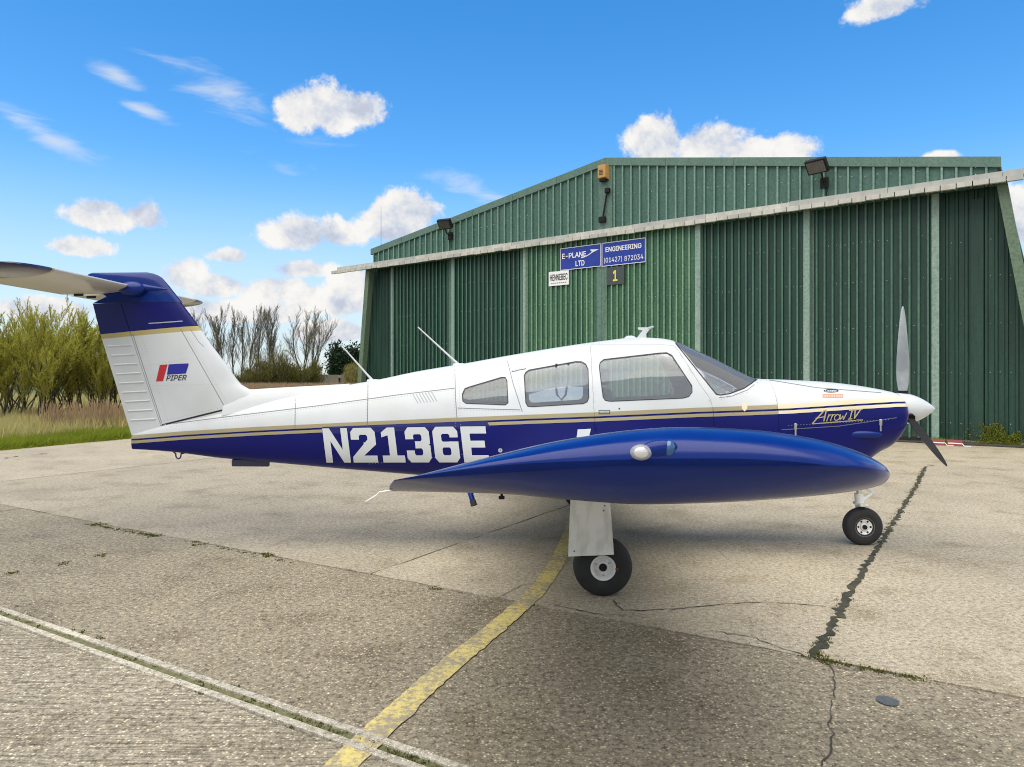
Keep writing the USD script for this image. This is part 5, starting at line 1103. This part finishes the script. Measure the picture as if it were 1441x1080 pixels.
# --- far olive bushes
def bush(name, seed, px, d, ytop, halfpx, label, twig, leaf, nleaf, group=None, cat_='bush', leafsize=0.16, nst=26):
    r = np.random.default_rng(seed); h = EYE + (HOR - ytop) / F * d; w = halfpx / F * d
    t = thing(name, label, cat_, ((px - CX) / F * d, d, -0.03), group=group)
    az = r.uniform(0, 2 * np.pi, nst); rr = np.sqrt(r.random(nst))
    tipz = h * (1 - 0.45 * rr ** 2) * r.uniform(.8, 1.05, nst)
    T = np.column_stack([np.cos(az) * rr * w, np.sin(az) * rr * w, tipz]); B = T * [0.25, .25, 0]
    mid_ = B + (T - B) * 0.5 + r.normal(0, .1, B.shape)
    part(t, 'stems', sticks(np.vstack([B, mid_]), np.vstack([mid_, T]), .05, .02), mat_bark)
    n = nleaf; k = r.integers(0, nst, n); q = r.random(n) ** 0.6
    P = B[k] + (T[k] - B[k]) * q[:, None] + r.normal(0, 1, (n, 3)) * [w * .16, w * .16, h * .07]; P[:, 2] = np.clip(P[:, 2], 0.05, None)
    if twig: tip = P + np.column_stack([r.normal(0, .12, n), r.normal(0, .12, n), r.uniform(.15, .5, n)]); wd = r.uniform(.02, .05, n)
    else: tip = P + r.normal(0, leafsize, (n, 3)); wd = r.uniform(.5, 1.2, n) * leafsize
    part(t, 'foliage', blades(P, tip, wd, r), leaf)
G_ = 'olive bushes at the foot of the bare trees'
for i, (px, yt, hw, lab) in enumerate([(345, 519, 22, 'low olive bush beside the fin, at the foot of the bare poplars'), (368, 500, 24, 'olive bush under the poplars, right of the low one by the fin'), (392, 489, 24, 'tallest brownish olive bush, under the bushy topped poplar'), (418, 505, 22, 'olive bush under the wide spreading bare trees'), (442, 510, 16, 'olive bush left of the low pale wall')]):
    bush('olive_bush', 400 + i, px, 76 + i, yt, hw, lab, True, mat_bushfar, 5200, G_)
bush('olive_bush', 420, 497, 88, 513, 16, 'round yellow olive bush between the evergreen and the hangar corner', True, mat_twig, 4500, G_)
bush('evergreen_tree', 430, 474, 104, 481, 17, 'dark evergreen tree left of the hangar', False, mat_dark, 3200, cat_='tree', leafsize=0.26, nst=34)
bush('evergreen_tree', 431, 498, 107, 482, 16, 'dark evergreen tree partly hidden by the corner of the hangar', False, mat_dark, 3000, cat_='tree', leafsize=0.26, nst=34)
lw = thing('low_wall', 'low pale rough wall far behind the fuselage, left of the hangar', 'wall', ((467 - CX) / F * 96, 96, 0))
part(lw, 'blockwork', bx(-1.55, 0.9, -0.15, 0.15, 0, 1.95), pbr('old_render', (0.26, 0.23, 0.18), (0.18, 0.16, 0.12), 1.5, 0.9)); part(lw, 'end_pier', bx(1.2, 1.65, -0.15, 0.15, 0, 2.0), pbr('old_brick', (0.22, 0.15, 0.11), (0.17, 0.13, 0.10), 3, 0.9)); part(lw, 'lintel', bx(0.9, 1.2, -0.14, 0.14, 1.55, 1.9), mat_lining)

# --- verge: mown edge, straw, dead stalks, weeds
r = np.random.default_rng(55)
nv_ = np.array([-vd[1], vd[0]])           # away from the apron, to the left
def verge_pts(n, a0, a1, o0, o1): 
    a = r.uniform(a0, a1, n); o = r.uniform(o0, o1, n); return verge_a + np.outer(a, vd) + np.outer(o, nv_), o
def tuft(n, a0, a1, o0, o1, h0, h1, wd, lean, dens_scale=0.9, thr=0.0, wav=0.0):
    P, o = verge_pts(n, a0, a1, o0, o1); P3 = np.column_stack([P, np.zeros(n)])
    nn = meshkit.fbm(P3 * dens_scale, 3, 5); keep = nn > thr; P3, nn = P3[keep], nn[keep]; m = len(P3)
    P3[:, 2] = -0.03; hh = r.uniform(h0, h1, m) * (0.55 + 0.9 * nn)
    tip = P3 + np.column_stack([r.normal(0, lean, m) * hh, r.normal(0, lean, m) * hh, hh]); return blades(P3, tip, r.uniform(.6, 1.3, m) * wd, r)
part(None, 'verge_grass', tuft(52000, -6, 14, 0.0, 3.4, 0.10, 0.30, 0.022, 0.5, 0.8, 0.36), mat_grass, label='fresh green grass along the edge of the apron at the left', category='grass', kind='stuff')
part(None, 'short_grass', tuft(42000, -6, 16, -0.08, 1.1, 0.03, 0.10, 0.02, 0.7, 1.5, 0.3), mat_grass, label='short mown grass creeping over the apron edge', category='grass', kind='stuff')
part(None, 'dry_grass', tuft(70000, -10, 18, 1.2, 11, 0.18, 0.55, 0.02, 0.35, 0.6, 0.40), mat_straw, label='pale dry grass behind the green verge at the left', category='dry grass', kind='stuff')
P, o = verge_pts(1700, 3.6, 10, 1.9, 4.6); m = len(P); P3 = np.column_stack([P, np.full(m, -.03)]); hh = r.uniform(.4, 1.0, m)
part(None, 'dead_stalks', sticks(P3, P3 + np.column_stack([r.normal(0, .11, m) * hh, r.normal(0, .11, m) * hh, hh]), .014, .006), mat_reed, label='reddish brown dead stalks in front of the willow scrub beside the rudder', category='dead stalks', kind='stuff')
m = 30000; P3 = np.column_stack([r.uniform(-34, -13, m), r.uniform(58, 74, m), np.full(m, -.03)]); hh = r.uniform(.5, 1.25, m)
part(None, 'far_dead_growth', blades(P3, P3 + np.column_stack([r.normal(0, .2, m), r.normal(0, .2, m), hh]), r.uniform(.03, .07, m), r), mat_reed, label='low brown dead growth behind the fuselage, in front of the far bushes', category='dead growth', kind='stuff')
m = 40000; P3 = np.column_stack([r.uniform(-60, -8, m), r.uniform(24, 60, m), np.full(m, -.03)]); hh = r.uniform(.15, .5, m)
part(None, 'rough_grass', blades(P3, P3 + np.column_stack([r.normal(0, .15, m), r.normal(0, .15, m), hh]), r.uniform(.03, .06, m), r), mat_straw, label='rough grass field reaching back to the far trees', category='grass', kind='stuff')
mat_jmoss = leafmat('joint_moss', [(0.05, 0.055, 0.012), (0.11, 0.115, 0.02), (0.20, 0.19, 0.04)], 0.1)
# moss and weeds growing in the joints and along the hangar
def clumps(C, n, spread, h, wd):
    C = np.asarray(C, float); k = r.integers(0, len(C), n); P3 = np.column_stack([C[k] + r.normal(0, spread, (n, 2)), np.full(n, -.004)]); hh = r.uniform(.3, 1, n) * h
    return blades(P3, P3 + np.column_stack([r.normal(0, .5, n) * hh, r.normal(0, .5, n) * hh, hh]), r.uniform(.6, 1.3, n) * wd, r)
jp = [ground(*p) for p in ((132, 738), (138, 739), (205, 753), (212, 754), (216, 755), (280, 767), (372, 780), (380, 782), (616, 828), (1140, 924), (1160, 932), (1168, 930), (1155, 921), (140, 782), (92, 793), (20, 806), (1268, 721), (1262, 731), (1256, 738), (1282, 696), (1296, 672), (1310, 655), (24, 643), (60, 639), (12, 645))]
def along(pts, n, j):
    P_ = np.array([ground(*p) for p in pts]); t = np.sort(r.random(n)) * (len(P_) - 1); i = np.minimum(t.astype(int), len(P_) - 2); return P_[i] + (P_[i + 1] - P_[i]) * (t - i)[:, None] + r.normal(0, j, (n, 2))
mossy = np.vstack([np.repeat(np.array(jp), 7, 0) + r.normal(0, .03, (7 * len(jp), 2)), along([(1300, 660), (1288, 686), (1262, 728), (1240, 765)], 160, .02), along([(1200, 826), (1166, 890), (1142, 925)], 40, .025), along([(1142, 925), (1190, 936), (1250, 947), (1300, 957)], 45, .012), along([(128, 738), (220, 755)], 60, .02), along([(262, 761), (410, 792)], 30, .02), along([(0, 858), (300, 968), (600, 1078)], 120, .04)])
part(None, 'joint_moss', clumps(mossy, 6000, 0.012, 0.016, 0.008), mat_jmoss, label='moss and tiny weeds growing in the joints of the apron', category='moss', kind='stuff')
wb = [HM + NB * (-0.50) + U * s for s in np.r_[hs(1318, -.5) + np.linspace(-.1, .1, 4)]]
part(None, 'weed_tuft', clumps(wb, 700, 0.07, 0.17, 0.018), mat_grass, label='small green weed tuft beside the red chocks at the hangar door', category='weed')
s_ = np.concatenate([r.uniform(hs(1378, 0), hs(1436, 0), 1300), r.normal(hs(1405, 0), .35, 900)]); z_ = r.random(len(s_)) ** 1.5 * np.clip(.52 - .35 * np.abs(s_ - hs(1402, 0)), .1, .5) * (0.35 + 1.1 * meshkit.noise(np.column_stack([s_ * 5, s_ * 0, s_ * 0])))
B_ = np.column_stack([HM[0] + U[0] * s_ + NB[0] * (0.02 - r.random(len(s_)) * .06), HM[1] + U[1] * s_ + NB[1] * (0.02 - r.random(len(s_)) * .06), z_])
part(None, 'wall_moss', blades(B_, B_ + np.column_stack([r.normal(0, .02, len(s_)), r.normal(0, .02, len(s_)) - .01, r.uniform(-.03, .07, len(s_))]), r.uniform(.012, .03, len(s_)), r), leafmat('bright_moss', [(0.12, 0.15, 0.015), (0.22, 0.23, 0.025), (0.32, 0.28, 0.04)], 0.1), label='bright yellow green moss growing up the foot of the right end of the hangar', category='moss', kind='stuff')
